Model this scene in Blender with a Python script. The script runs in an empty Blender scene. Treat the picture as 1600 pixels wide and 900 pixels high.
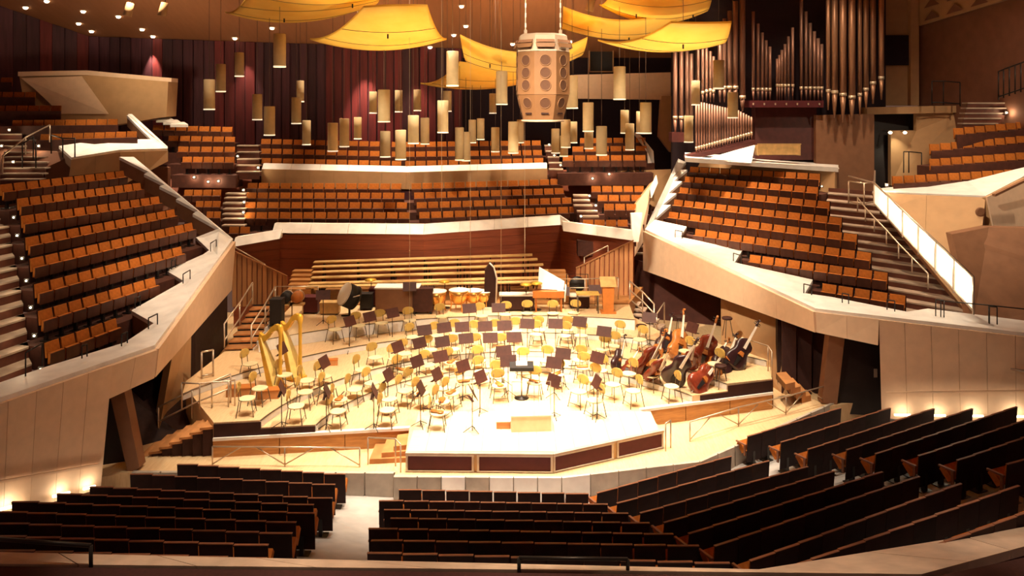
import bpy, bmesh, math, random
from mathutils import Vector, Matrix
random.seed(7)
V = Vector
PI = math.pi
# ---------------------------------------------------------------- camera, world, light, exposure
F = 1250.0; YH = 165.0; HC = 8.8          # focal length in px of a 1600 px wide frame, horizon row, eye height above the stage
scn = bpy.context.scene
col = scn.collection
cam = bpy.data.objects.new('camera', bpy.data.cameras.new('camera'))
col.objects.link(cam)
cam.location = (0, 0, HC); cam.rotation_euler = (PI/2, 0, 0)
cam.data.sensor_width = 36; cam.data.lens = F/1600*36
cam.data.shift_y = -(450-YH)/1600
cam.data.clip_end = 300
scn.camera = cam
w = bpy.data.worlds.new('world'); scn.world = w; w.use_nodes = True
w.node_tree.nodes['Background'].inputs[0].default_value = (1.0, 0.50, 0.34, 1)
w.node_tree.nodes['Background'].inputs[1].default_value = 0.12
scn.view_settings.view_transform = 'Standard'; scn.view_settings.look = 'None'
scn.view_settings.exposure = 0.0; scn.view_settings.gamma = 1.0
scn.view_settings.use_curve_mapping = False
WARM = (1.0, 0.78, 0.5)
def lamp(kind, loc, power, color=WARM, target=None, size=60, blend=0.6, radius=0.25):
    l = bpy.data.lights.new('hall_light', kind); l.energy = power; l.color = color
    if kind == 'SPOT':
        l.spot_size = math.radians(size); l.spot_blend = blend
    l.shadow_soft_size = radius
    o = bpy.data.objects.new('hall_light', l); col.objects.link(o); o.location = loc
    if target is not None:
        o.rotation_euler = (V(target)-V(loc)).to_track_quat('-Z', 'Y').to_euler()
    return o
# stage rig: ring of downlights in the ceiling over the platform
STAGE = (1.0, 0.82, 0.59); HOUSE = (1.0, 0.77, 0.52)
for (x, y, tx, ty) in [(-6, 20, -4.0, 23), (-2.5, 18.5, -2, 23), (2.5, 18.5, 2.0, 23), (6.5, 20.5, 4.5, 24), (-6.5, 26, -5, 25.5), (-3.0, 27.5, -2.5, 26.5),
                       (4.0, 27.5, 2.5, 26.5), (7, 26, 6, 25.5), (-3.5, 31, -3, 29.5), (4, 31, 2.5, 29.5), (-1.2, 22, 0, 23)]:
    lamp('SPOT', (x, y, 17.2), 14500 if abs(x) < 5 else 7000, STAGE, (tx, ty, 0), 52, 1.0, 0.3)
# house lights: ceiling downlights straight above the blocks of seats
for (x, y, tx, ty, tz, pw, sz) in [(-10.5, 28.5, -12.5, 29.0, 4.5, 4600, 60), (-10, 22.5, -10.8, 22.5, 2.5, 3000, 52), (8.6, 35.8, 8.8, 36.3, 4.5, 11500, 64), (9.5, 26.5, 10.5, 27.0, 3.0, 4800, 56),
                                   (-7, 36, -7, 37, 4.0, 9000, 62), (0, 35.5, 0, 36.5, 4.0, 9500, 62), (6, 36, 6, 37, 4.0, 9500, 62),
                                   (-6, 40, -6, 41.5, 6, 7000, 66), (2, 40, 2, 41.5, 6, 7000, 66), (-16.5, 35, -17, 36.5, 7, 8500, 62), (-14, 40, -15, 41.5, 7, 5000, 60),
                                   (15, 28.5, 16.5, 29.5, 6, 5200, 64), (13, 33, 14.5, 37, 6, 2600, 80), (20, 26, 20, 30, 9, 3200, 90)]:
    lamp('SPOT', (x, y, min(16.6, 12.0+.35*(46.5-y))), pw, HOUSE, (tx, ty, tz), sz, 1.0, 0.3)
# added spots, unseen, that brighten the ledge and the stalls gangways
for (x, y) in [(-4.2, 11.3), (-1.4, 11.3), (1.4, 11.25), (4.2, 11.2), (8.2, 12.9)]: lamp('SPOT', (x, y-1.0, 17.4), 7000, HOUSE, (x, y, 2.3), 20, 1.0, 0.2)
lamp('SPOT', (-2.6, 15.5, 17.4), 1100, HOUSE, (-3.2, 16.0, 0), 26, 1.0, 0.2)
# added fill spots above the stalls, out of view, brightening terrace fronts and platform
for (x, y, tx, ty, tz, pw, sz) in [(-5, 13, 6.5, 31.5, 2.4, 40000, 25), (-3, 12, 10.5, 25.0, 1.6, 4200, 30), (5, 13, -9.9, 26.5, 2.8, 17000, 20), (4, 11, -10, 19.8, 1.2, 1800, 32), (2, 12, 17.5, 27.5, 5.5, 12000, 20),
                                   (0, 12, 0, 35.5, 3.0, 14000, 34), (-1, 13, 1, 26, 9.6, 300, 14), (1, 12, 0, 30, 12, 3500, 40)]:
    lamp('SPOT', (x, y, 17.4), pw, STAGE, (tx, ty, tz), sz, 1.0, .3)
# added upward spots, no fixtures there, that brighten the ceiling and the sails
for (x, y, z, tx, ty, tz, pw, sz) in [(-17, 37, 9.5, -19, 44, 13.5, 800, 130), (-8, 38.5, 9.3, -8, 44, 13.5, 800, 130), (1, 38.5, 9.3, 1, 44, 13.5, 800, 130), (9, 36, 9.6, 6, 43, 14, 600, 120),
                                      (-8, 25, 3.8, -3.5, 29, 12, 3400, 60), (6.5, 25, 3.8, 4.5, 28.5, 12, 3800, 60), (0, 31.8, 2.4, 0, 31, 12, 1500, 90)]:
    lamp('SPOT', (x, y, z), pw, (1.0, .80, .52), (tx, ty, tz), sz, 1.0, .3)

# ---------------------------------------------------------------- helpers
def P(px, py, d):                          # point of the place seen at (px, py) at distance d in front of the camera
    return V(((px-800)/F*d, d, HC-(py-YH)/F*d))
def PZ(px, py, z):                         # the same at height z
    d = (HC-z)*F/(py-YH)
    return V(((px-800)/F*d, d, z))
ORD = ['first', 'second', 'third', 'fourth', 'fifth', 'sixth', 'seventh', 'eighth', 'ninth', 'tenth', 'eleventh', 'twelfth', 'thirteenth',
       'fourteenth', 'fifteenth', 'sixteenth', 'seventeenth', 'eighteenth', 'nineteenth', 'twentieth']
TENS = ['', '', 'twenty', 'thirty', 'forty', 'fifty', 'sixty', 'seventy', 'eighty', 'ninety']
def ordw(i):                               # 0 -> first
    if i < 20: return ORD[i]
    n = i+1
    return {20: 'twentieth', 30: 'thirtieth', 40: 'fortieth', 50: 'fiftieth', 60: 'sixtieth', 70: 'seventieth'}.get(n) or TENS[n//10]+'-'+ORD[n % 10-1]

class MB:
    def __init__(s): s.v = []; s.f = []; s.sm = []
    def add(s, vs, fs, smooth=False):
        o = len(s.v); s.v += [V(q) for q in vs]
        for f in fs: s.f.append([i+o for i in f]); s.sm.append(smooth)
        return s
    def prism(s, pts, vec):
        n = len(pts); vec = V(vec); a = [V(p) for p in pts]; b = [p+vec for p in a]
        fs = [list(range(n)), list(range(2*n-1, n-1, -1))]+[[i, (i+1) % n, (i+1) % n+n, i+n] for i in range(n)]
        return s.add(a+b, fs)
    def box(s, c, sz, M=None):
        x, y, z = sz[0]/2, sz[1]/2, sz[2]/2; c = V(c)
        vs = [V((i*x, j*y, k*z)) for i in (-1, 1) for j in (-1, 1) for k in (-1, 1)]
        if M is not None: vs = [M @ q for q in vs]
        return s.add([q+c for q in vs], [[0, 1, 3, 2], [4, 6, 7, 5], [0, 4, 5, 1], [2, 3, 7, 6], [0, 2, 6, 4], [1, 5, 7, 3]])
    def bar(s, a, b, w, h=None):           # box beam from a to b
        a, b = V(a), V(b); h = h or w; t = (b-a)
        if t.length < 1e-6: return s
        t.normalize(); up = V((0, 0, 1)) if abs(t.z) < 0.95 else V((0, 1, 0))
        u = t.cross(up).normalized()*w/2; v = u.cross(t).normalized()*h/2
        return s.add([a-u-v, a+u-v, a+u+v, a-u+v, b-u-v, b+u-v, b+u+v, b-u+v], [[0, 1, 2, 3], [4, 7, 6, 5], [0, 4, 5, 1], [1, 5, 6, 2], [2, 6, 7, 3], [3, 7, 4, 0]])
    def tube(s, pts, r, n=6):
        pts = [V(p) for p in pts]; rr = r if isinstance(r, (list, tuple)) else [r]*len(pts)
        rings = []; prev = None
        for i, p in enumerate(pts):
            t = (pts[min(i+1, len(pts)-1)]-pts[max(i-1, 0)])
            t = t.normalized() if t.length > 1e-9 else V((0, 0, 1))
            if prev is None:
                a = V((0, 0, 1)) if abs(t.z) < 0.9 else V((0, 1, 0)); u = t.cross(a).normalized()
            else:
                u = prev-t*prev.dot(t)
                u = u.normalized() if u.length > 1e-6 else t.orthogonal().normalized()
            prev = u; w_ = t.cross(u)
            rings.append([p+(u*math.cos(2*PI*k/n)+w_*math.sin(2*PI*k/n))*rr[i] for k in range(n)])
        vs = [q for R in rings for q in R]; m = len(pts)
        fs = [[i*n+k, i*n+(k+1) % n, (i+1)*n+(k+1) % n, (i+1)*n+k] for i in range(m-1) for k in range(n)]
        s.add(vs, fs, True); o = len(s.v)-len(vs)
        s.f.append([o+k for k in range(n)][::-1]); s.sm.append(False)
        s.f.append([o+(m-1)*n+k for k in range(n)]); s.sm.append(False)
        return s
    def lathe(s, prof, n=16, M=None, smooth=True):   # prof: [(r, z)]
        vs = [V((r*math.cos(2*PI*k/n), r*math.sin(2*PI*k/n), z)) for r, z in prof for k in range(n)]
        if M is not None: vs = [M @ q for q in vs]
        m = len(prof)
        fs = [[i*n+k, i*n+(k+1) % n, (i+1)*n+(k+1) % n, (i+1)*n+k] for i in range(m-1) for k in range(n)]
        s.add(vs, fs, smooth); o = len(s.v)-len(vs)
        if prof[0][0] > 1e-4: s.f.append([o+k for k in range(n)][::-1]); s.sm.append(False)
        if prof[-1][0] > 1e-4: s.f.append([o+(m-1)*n+k for k in range(n)]); s.sm.append(False)
        return s
    def grid(s, fn, nu, nv, th=None):      # sheet (u, v) -> point, thickened along th
        a = [fn(i/nu, j/nv) for i in range(nu+1) for j in range(nv+1)]
        W = nv+1; fs = [[i*W+j, (i+1)*W+j, (i+1)*W+j+1, i*W+j+1] for i in range(nu) for j in range(nv)]
        if th is None: return s.add(a, fs, True)
        th = V(th); b = [q+th for q in a]; N = len(a)
        s.add(a+b, fs+[[q+N for q in f][::-1] for f in fs], True)
        o = len(s.v)-2*N
        edge = [(i*W, (i+1)*W) for i in range(nu)]+[(i*W+nv, (i+1)*W+nv) for i in range(nu)]+[(j, j+1) for j in range(nv)]+[(nu*W+j, nu*W+j+1) for j in range(nv)]
        for p, q in edge: s.f.append([o+p, o+q, o+q+N, o+p+N]); s.sm.append(False)
        return s
    def mesh(s, name, m, off=None):
        me = bpy.data.meshes.new(name)
        vs = [q-off for q in s.v] if off is not None else s.v
        me.from_pydata([tuple(q) for q in vs], [], s.f)
        me.polygons.foreach_set('use_smooth', s.sm)
        bm = bmesh.new(); bm.from_mesh(me); bmesh.ops.recalc_face_normals(bm, faces=bm.faces); bm.to_mesh(me); bm.free()
        me.materials.append(M[m] if isinstance(m, str) else m)
        return me

def ob(name, mesh, parent=None, loc=None, rz=0.0, label=None):
    o = bpy.data.objects.new(name, mesh); col.objects.link(o)
    if parent is not None: o.parent = parent
    if loc is not None: o.location = loc
    if rz: o.rotation_euler = (0, 0, rz)
    if label: o['label'] = label
    return o
def part(name, mb, m, parent, label=None):            # mb in the parent's own coordinates
    return ob(name, mb.mesh(name, m), parent, label=label)
def wpart(name, mb, m, parent, label=None):           # mb in world coordinates, parent unrotated
    off = V(parent.location); q = parent.parent
    while q is not None: off = off+V(q.location); q = q.parent
    return ob(name, mb.mesh(name, m, off), parent, label=label)
def tag(o, label, cat, group=None, kind=None):
    o['label'] = label; o['category'] = cat
    if group: o['group'] = group
    if kind: o['kind'] = kind
    return o
def thing(name, label, cat, loc, rz=0.0, group=None):
    o = bpy.data.objects.new(name, None); col.objects.link(o); o.empty_display_size = 0.1
    o.location = loc; o.rotation_euler = (0, 0, rz)
    return tag(o, label, cat, group)
def struct(name, mb, m, label, cat, parent=None):
    o = ob(name, mb.mesh(name, m), parent)
    o['kind'] = 'structure'; o['label'] = label; o['category'] = cat
    return o
def face_angle(f): return math.atan2(-f[0], f[1])      # local +Y looks along f
def lerp(a, b, t): return a+(b-a)*t

# ---------------------------------------------------------------- materials (all procedural)
M = {}
def mat(name, c, rough=0.6, var=0.12, scale=6.0, metal=0.0, bump=0.0, stretch=(1, 1, 1), c2=None, rnd=0.0, spec=0.4, emit=0.0, ecol=None, coat=0.0, trans=0.0):
    m = bpy.data.materials.new(name); m.use_nodes = True; nt = m.node_tree; b = nt.nodes['Principled BSDF']
    L = nt.links.new
    b.inputs['Roughness'].default_value = rough; b.inputs['Metallic'].default_value = metal
    b.inputs['Specular IOR Level'].default_value = spec; b.inputs['Coat Weight'].default_value = coat
    tc = nt.nodes.new('ShaderNodeTexCoord'); mp = nt.nodes.new('ShaderNodeMapping'); mp.inputs['Scale'].default_value = stretch
    no = nt.nodes.new('ShaderNodeTexNoise'); no.inputs['Scale'].default_value = scale; no.inputs['Detail'].default_value = 5
    L(tc.outputs['Object'], mp.inputs[0]); L(mp.outputs[0], no.inputs['Vector'])
    rp = nt.nodes.new('ShaderNodeValToRGB'); rp.color_ramp.elements[0].position = 0.3; rp.color_ramp.elements[1].position = 0.7
    lo = c2 or [q*(1-var) for q in c]; hi = c if c2 else [min(1, q*(1+var)) for q in c]
    rp.color_ramp.elements[0].color = (*lo, 1); rp.color_ramp.elements[1].color = (*hi, 1)
    L(no.outputs['Fac'], rp.inputs[0]); out = rp.outputs[0]
    if rnd:
        oi = nt.nodes.new('ShaderNodeObjectInfo'); mr = nt.nodes.new('ShaderNodeMapRange')
        mr.inputs[3].default_value = 1-rnd; mr.inputs[4].default_value = 1+rnd
        L(oi.outputs['Random'], mr.inputs[0]); hs = nt.nodes.new('ShaderNodeHueSaturation')
        L(mr.outputs[0], hs.inputs['Value']); L(out, hs.inputs['Color']); out = hs.outputs[0]
    L(out, b.inputs['Base Color'])
    if bump:
        bp = nt.nodes.new('ShaderNodeBump'); bp.inputs['Strength'].default_value = bump; bp.inputs['Distance'].default_value = 0.02
        L(no.outputs['Fac'], bp.inputs['Height']); L(bp.outputs[0], b.inputs['Normal'])
    if emit:
        b.inputs['Emission Color'].default_value = (*(ecol or c), 1); b.inputs['Emission Strength'].default_value = emit
    if trans:
        tr = nt.nodes.new('ShaderNodeBsdfTranslucent'); mx = nt.nodes.new('ShaderNodeMixShader'); mx.inputs[0].default_value = trans
        L(out, tr.inputs[0]); L(b.outputs[0], mx.inputs[1]); L(tr.outputs[0], mx.inputs[2])
        L(mx.outputs[0], nt.nodes['Material Output'].inputs[0])
    M[name] = m
    return m
mat('stage_wood', (.76, .55, .32), .45, .1, 3, stretch=(8, 1, 1), c2=(.67, .45, .24))
mat('apron_wood', (.80, .66, .46), .45, .1, 3, stretch=(1, 9, 1), c2=(.73, .57, .37))
mat('riser_white', (.80, .78, .76), .6, .06)
mat('orange_wood', (.52, .25, .08), .45, .2, 2.5, stretch=(1, 1, 8), c2=(.36, .16, .05))
mat('step_wood', (.46, .20, .07), .5, .2, 3, rnd=.15)
mat('red_wood', (.32, .085, .04), .45, .2, 2.5, stretch=(.3, .3, 6), c2=(.23, .058, .028))
mat('slat_wood', (.42, .19, .075), .5, .2, 4, stretch=(1, 1, .2), rnd=.18)
mat('bench_wood', (.62, .40, .16), .5, .2, 4, rnd=.1)
mat('lectern_wood', (.52, .17, .035), .4, .15, 4)
mat('facade', (.72, .51, .35), .7, .05, 4, rnd=.03)
mat('facade_tan', (.46, .27, .13), .7, .06, 3, rnd=.03)
mat('facade_brown', (.26, .12, .06), .7, .1, 3, rnd=.04)
mat('marble', (.90, .87, .84), .45, .2, 2.2, c2=(.74, .71, .69), rnd=.05)
mat('grey_stone', (.50, .43, .36), .7, .2, 3, c2=(.36, .31, .26), rnd=.1)
mat('stone_floor', (.50, .46, .44), .6, .2, 2, c2=(.38, .35, .34))
mat('ledge_stone', (.62, .47, .37), .5, .2, 2.5, c2=(.44, .33, .26), rnd=.06)
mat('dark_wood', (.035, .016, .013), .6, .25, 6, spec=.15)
mat('dark_panel', (.042, .015, .012), .6, .2, 3, rnd=.15, spec=.2)
mat('wall_dark_red', (.055, .016, .011), .7, .2, 3, spec=.15)
mat('black', (.012, .009, .010), .5, .2, 6)
mat('black_metal', (.03, .024, .022), .4, .1, 6, metal=.4)
mat('maroon', (.10, .014, .018), .6, .12, 5)
mat('carpet', (.05, .014, .012), .9, .2, 20)
mat('seat_shell', (.095, .032, .018), .45, .25, 5, rnd=.2)
mat('seat_back_shell', (.024, .009, .009), .6, .3, 4, rnd=.3, spec=.15)
mat('seat_trim', (.24, .095, .05), .45, .15, 8, rnd=.12)
mat('upholstery', (.46, .14, .022), .8, .15, 12, rnd=.14, spec=.2)
mat('tier', (.075, .022, .013), .7, .2, 5)
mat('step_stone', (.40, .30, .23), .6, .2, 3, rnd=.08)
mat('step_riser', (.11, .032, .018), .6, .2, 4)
mat('steel', (.62, .50, .38), .35, .08, 8, metal=.7)
mat('chair_leg', (.11, .085, .06), .4, .1, 8, metal=.5)
mat('chair_seat', (.72, .62, .38), .5, .1, 6, rnd=.08)
mat('chair_back', (.56, .36, .09), .5, .12, 6, rnd=.2)
mat('desk', (.055, .016, .011), .55, .2, 6, rnd=.25)
mat('gold', (.78, .46, .06), .3, .15, 5, metal=.35)
mat('gold_pale', (.82, .60, .20), .4, .12, 5)
mat('copper', (.85, .42, .10), .25, .15, 5, metal=.75)
mat('drum_skin', (.85, .80, .70), .6, .04)
mat('bass_wood', (.18, .028, .012), .25, .35, 4, rnd=.3, coat=.5)
mat('bass_light', (.42, .14, .03), .25, .3, 4, rnd=.2, coat=.5)
mat('bass_dark', (.030, .010, .012), .3, .3, 4, coat=.4)
mat('ivory', (.70, .62, .52), .5, .1, 6)
mat('white_paint', (.84, .80, .74), .5, .04)
mat('sail', (.92, .64, .12), .6, .12, 1.2, c2=(.86, .54, .07), trans=.2)
mat('lamp_shade', (.58, .45, .26), .6, .06, 5, rnd=.14, trans=.15)
mat('lamp_glow', (1, .85, .6), .5, 0, emit=5.0, ecol=(1, .80, .50))
mat('light_glow', (1, .9, .7), .5, 0, emit=9.0, ecol=(1, .84, .56))
mat('speaker_body', (.21, .098, .040), .6, .06, 4)
mat('speaker_top', (.50, .37, .26), .6, .05, 4)
mat('speaker_mesh', (.085, .034, .016), .8, .1, 30)
mat('ceiling', (.36, .145, .06), .8, .06, 1.5, stretch=(3, .4, 1))
mat('curtain_dark', (.068, .020, .028), .7, .25, 2, rnd=.35, stretch=(3, 3, .3))
mat('curtain_red', (.13, .018, .018), .7, .25, 2, rnd=.3, stretch=(3, 3, .3))
mat('pipe', (.27, .14, .10), .45, .2, 2, metal=.45, rnd=.25, stretch=(3, 3, .4))
mat('pipe_bright', (.36, .19, .11), .42, .15, 2, metal=.45, rnd=.2, stretch=(3, 3, .4))
mat('pipe_mouth', (.75, .62, .46), .3, .1, 4, metal=.5)
mat('organ_case', (.07, .016, .014), .5, .2, 4)
mat('void', (.020, .009, .014), .9, .1)
mat('door_dark', (.016, .010, .010), .5, .2, 3)
mat('glass', (.90, .84, .72), .35, .04, 4, emit=.75, ecol=(1, .90, .68))  # pane emission stands in for light coming from behind the glass
mat('rim_glow', (.9, .8, .6), .5, 0, emit=.8, ecol=(1, .84, .58))
mat('cable', (.12, .07, .05), .5, .1)
mat('string', (.70, .60, .40), .4, .1)
mat('wall_brown', (.20, .085, .05), .8, .1, 2)
# ================================================================= STRUCTURE
CAMP = V((0, 0, HC))
def outward(a, b, c):                      # unit normal of the quad, on the hall's side
    n = (b-a).cross(c-a).normalized()
    return n if n.dot(CAMP-a) > 0 else -n
def facade(name, label, top, bot, ns, m, th=.10, core='facade_tan', gap=.008, cat='wall'):
    """wall of upright panels: top/bot are matching polylines, ns the number of panels per stretch"""
    mb = MB()
    for i in range(len(top)-1):
        n = outward(top[i], top[i+1], bot[i])
        mb.prism([top[i], top[i+1], bot[i+1], bot[i]], -n*.25)
    root = struct(name, mb, core, label, cat)
    for i in range(len(top)-1):
        n = outward(top[i], top[i+1], bot[i]); k = ns[i]; L = (top[i+1]-top[i]).length; g = gap/L/2
        for j in range(k):
            a, b = j/k+(g if j else 0), (j+1)/k-(g if j < k-1 else 0)
            q = MB().prism([lerp(top[i], top[i+1], a), lerp(top[i], top[i+1], b), lerp(bot[i], bot[i+1], b), lerp(bot[i], bot[i+1], a)], n*th)
            part('panel', q, m, root)
    return root
def coping(name, label, polys, m='marble', th=.12, body=None, body_h=.9):
    """stone coping: every polygon is one slab; a darker parapet body hangs below"""
    root = None
    mb = MB()
    for p in polys:
        c = sum(p, V((0, 0, 0)))/len(p)
        mb.prism([lerp(c, q, .97)-V((0, 0, th)) for q in p], (0, 0, -body_h))
    root = struct(name, mb, body or 'dark_wood', label, 'trim')
    for p in polys: part('slab', MB().prism(p, (0, 0, -th)), m, root)
    return root

# ---------------------------------------------------------------- stage platform
SC = .45
LEV = [(1.0, 16.0, 13.8), (.6, 18.0, 10.95), (.4, 20.1, 7.3), (.2, 20.56, 5.84)]   # height, centre y, radius of the arc in front
FL, FLc = V((-7.9, 21.2, 0)), V((-2.8, 21.9, 0))
AA, AB, AC, AD = PZ(634, 706, 0), PZ(864, 708, 0), PZ(1036, 671, 0), V((3.7, 23.2, 0))
FR = V((8.0, 24.6, 0)); R1, R2, R3, BR = V((8.3, 25.7, 0)), V((7.4, 27.3, 0)), V((5.5, 28.7, 0)), V((4.6, 31.4, 0))
BL, L2, L1 = V((-9.6, 31.2, 0)), V((-9.6, 26.4, 0)), V((-9.7, 23.8, 0))
def front_y(x):
    if x < FLc.x: return lerp(FL.y, FLc.y, (x-FL.x)/(FLc.x-FL.x))
    if x < AD.x: return 0
    return lerp(AD.y, FR.y, (x-AD.x)/(FR.x-AD.x))
def level_at(x, y):
    for z, cy, R in LEV:
        if math.hypot(x-SC, y-cy) >= R: return z
    return 0.0
def on_stage(px, py, h):                   # floor point of something whose middle, h above the floor, is seen at px, py
    for z in (1.0, .6, .4, .2, 0.0):
        q = PZ(px, py, z+h)
        if level_at(q.x, q.y) >= z-1e-6: return V((q.x, q.y, z))
    q = PZ(px, py, h); return V((q.x, q.y, 0))
floor0 = struct('floor_stage', MB().prism([FL, FLc, AA, AB, AC, AD, FR, R1, R2, R3, BR, BL, L2, L1], (0, 0, -.5)), 'stage_wood', 'pale wooden floor of the concert platform', 'floor')
outl = {0: [V((4.6, 31.4, 0)), V((-8.6, 31.2, 0))], 1: [R1, R2, R3, BR, BL, L2, L1], 2: [FR, R1, R2, R3, BR, BL, L2, L1, FL], 3: [FR, R1, R2, R3, BR, BL, L2, L1, FL]}
for k, (z, cy, R) in enumerate(LEV):
    arc = []
    for i in range(181):
        a = PI-PI*i/180; x, y = SC+R*math.cos(a), cy+R*math.sin(a)
        if y < cy: continue
        ok = y > front_y(x)
        if k == 0: ok = -8.6 < x < 4.55
        if k == 1: ok = x > -9.4 and x < 8.2 and y > 21.0
        if ok: arc.append(V((x, y, 0)))
    # white riser faces: short boards along the arc, one part each
    zb = LEV[k+1][0] if k < 3 else 0.0
    poly = [V((q.x, q.y, z)) for q in arc+outl[k]]
    o = ob('riser_tier', MB().prism(poly, (0, 0, -(z-zb)+.002)).mesh('riser_tier', 'stage_wood'), floor0)
    step = max(1, len(arc)//14)
    for i in range(0, len(arc)-1, step):
        seg = arc[i:i+step+1]
        inn = [V((SC, cy, 0))+(V((q.x, q.y, 0))-V((SC, cy, 0)))*((R-.025)/R) for q in seg]
        mb = MB()
        for a in range(len(seg)-1):
            mb.prism([V((p.x, p.y, z-.035)) for p in (seg[a], seg[a+1], inn[a+1], inn[a])], (0, 0, -(z-zb)+.04))
        part('riser_board', mb, 'riser_white', floor0)
        part('nosing', MB().tube([V((q.x, q.y, z-.012)) for q in inn], .014, 5), 'chair_leg', floor0)
# black fronts of the tiers where the front line cuts them
def front_cut(name, x0, x1, y0, y1, z0, z1):
    mb = MB().prism([V((x0, y0, z0)), V((x1, y1, z0)), V((x1, y1, z1)), V((x0, y0, z1))], V((0, -.03, 0)))
    part(name, mb, 'dark_panel', floor0)
front_cut('tier_front', FL.x, -6.7, FL.y, front_y(-6.7), .01, .36); front_cut('tier_front', -6.7, -5.3, front_y(-6.7), front_y(-5.3), .01, .17)
front_cut('tier_front', 5.6, 6.5, front_y(5.6), front_y(6.5), .01, .17); front_cut('tier_front', 6.5, 8.0, front_y(6.5), FR.y, .01, .36)
mb = MB().prism([V((FR.x, FR.y, .36)), V((R1.x, R1.y, .36)), V((R1.x, R1.y, -.5)), V((FR.x, FR.y, -.5))], V((.03, 0, 0))); part('tier_front', mb, 'dark_panel', floor0)
# orange wooden walls under the stage front, with pale cap
def front_wall(a, b, n):
    for j in range(n):
        p, q = lerp(a, b, j/n), lerp(a, b, (j+1)/n-.004)
        part('front_panel', MB().prism([p+V((0, -.02, -.06)), q+V((0, -.02, -.06)), q+V((0, -.02, -.5)), p+V((0, -.02, -.5))], V((0, -.05, 0))), 'orange_wood', floor0)
    part('front_cap', MB().prism([a+V((0, -.09, .015)), b+V((0, -.09, .015)), b+V((0, .05, .015)), a+V((0, .05, .015))], (0, 0, -.075)), 'riser_white', floor0)
front_wall(FL, FLc, 3); front_wall(AD, FR, 3)
part('front_panel', MB().prism([AC+V((-.05, 0, -.02)), AD+V((-.05, 0, -.02)), AD+V((-.05, 0, -.5)), AC+V((-.05, 0, -.5))], V((.05, 0, 0))), 'orange_wood', floor0)
# floor boards of the apron
for j in range(14):
    x0, x1 = lerp(AA.x+.03, AC.x-.1, j/14), lerp(AA.x+.03, AC.x-.1, (j+1)/14-.003)
    yf = lambda x: (AA.y+.02 if x < AB.x else lerp(AB.y, AC.y, (x-AB.x)/(AC.x-AB.x))+.02)
    part('floor_board', MB().prism([V((x0, yf(x0), .008)), V((x1, yf(x1), .008)), V((x1, 23.0, .008)), V((x0, 23.0, .008))], (0, 0, -.012)), 'apron_wood', floor0)
# maroon skirt of the apron with pale frame
mids = [(AA, lerp(AA, AB, .465)), (lerp(AA, AB, .485), AB), (AB, lerp(AB, AC, .53)), (lerp(AB, AC, .56), AC)]
for a, b in mids:
    n = V((b.y-a.y, -(b.x-a.x), 0)).normalized(); t = (b-a).normalized()
    p, q = a+t*.06, b-t*.06
    part('skirt_panel', MB().prism([p+V((0, 0, -.10)), q+V((0, 0, -.10)), q+V((0, 0, -.45)), p+V((0, 0, -.45))], n*.02), 'maroon', floor0)
    fr = MB()
    fr.bar(a+V((0, 0, -.065))+n*.02, b+V((0, 0, -.065))+n*.02, .05, .05); fr.bar(a+V((0, 0, -.465))+n*.02, b+V((0, 0, -.465))+n*.02, .05, .03)
    fr.bar(a+t*.03+V((0, 0, -.09))+n*.02, a+t*.03+V((0, 0, -.48))+n*.02, .05); fr.bar(b-t*.03+V((0, 0, -.09))+n*.02, b-t*.03+V((0, 0, -.48))+n*.02, .05)
    part('skirt_frame', fr, 'ivory', floor0)
edge = MB()
for a, b in ((AA, AB), (AB, AC)): edge.bar(a+V((0, -.03, -.015)), b+V((0, -.03, -.015)), .10, .04)
part('apron_edge', edge, 'ledge_stone', floor0)

# ---------------------------------------------------------------- corridor floor around the stage and the stone wall towards the stalls
CF = [V(p) for p in [(-15, 18.2, -.5), (-9.6, 20.3, -.5), (-2.95, 20.25, -.5), (-2.95, 20.05, -.5), (1.25, 20.0, -.5), (4.9, 20.9, -.5), (9.7, 24.7, -.5), (12.5, 25.6, -.5), (14, 36, -.5), (-16, 36, -.5)]]
floor1 = struct('floor_corridor', MB().prism(CF, (0, 0, -.6)), 'stage_wood', 'pale wooden floor of the passage around the platform', 'floor')
sw = [(V((-9.6, 20.25, -.46)), V((-2.95, 20.2, -.46)), 9), (V((-2.95, 20.0, -.46)), V((1.25, 19.95, -.46)), 7), (V((1.25, 19.95, -.46)), V((4.9, 20.85, -.46)), 5), (V((4.9, 20.85, -.46)), V((10.2, 25.1, -.46)), 9)]
mb = MB()
for a, b, n in sw: mb.prism([a, b, b+V((0, 0, -.8)), a+V((0, 0, -.8))], V((0, .05, 0)))
wst = struct('wall_stone', mb, 'grey_stone', 'low grey stone wall between the stalls and the platform', 'wall')
for a, b, n in sw:
    for j in range(n):
        p, q = lerp(a, b, j/n), lerp(a, b, (j+1)/n-.006)
        part('slab', MB().prism([p, q, q+V((0, 0, -.78)), p+V((0, 0, -.78))], V((0, -.06, 0))), 'marble' if (n == 7 and j in (2, 4, 5, 6)) or (n == 5 and j == 0) else 'grey_stone', wst)  # marble slabs paint in the brighter, lit stretch before the apron

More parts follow.
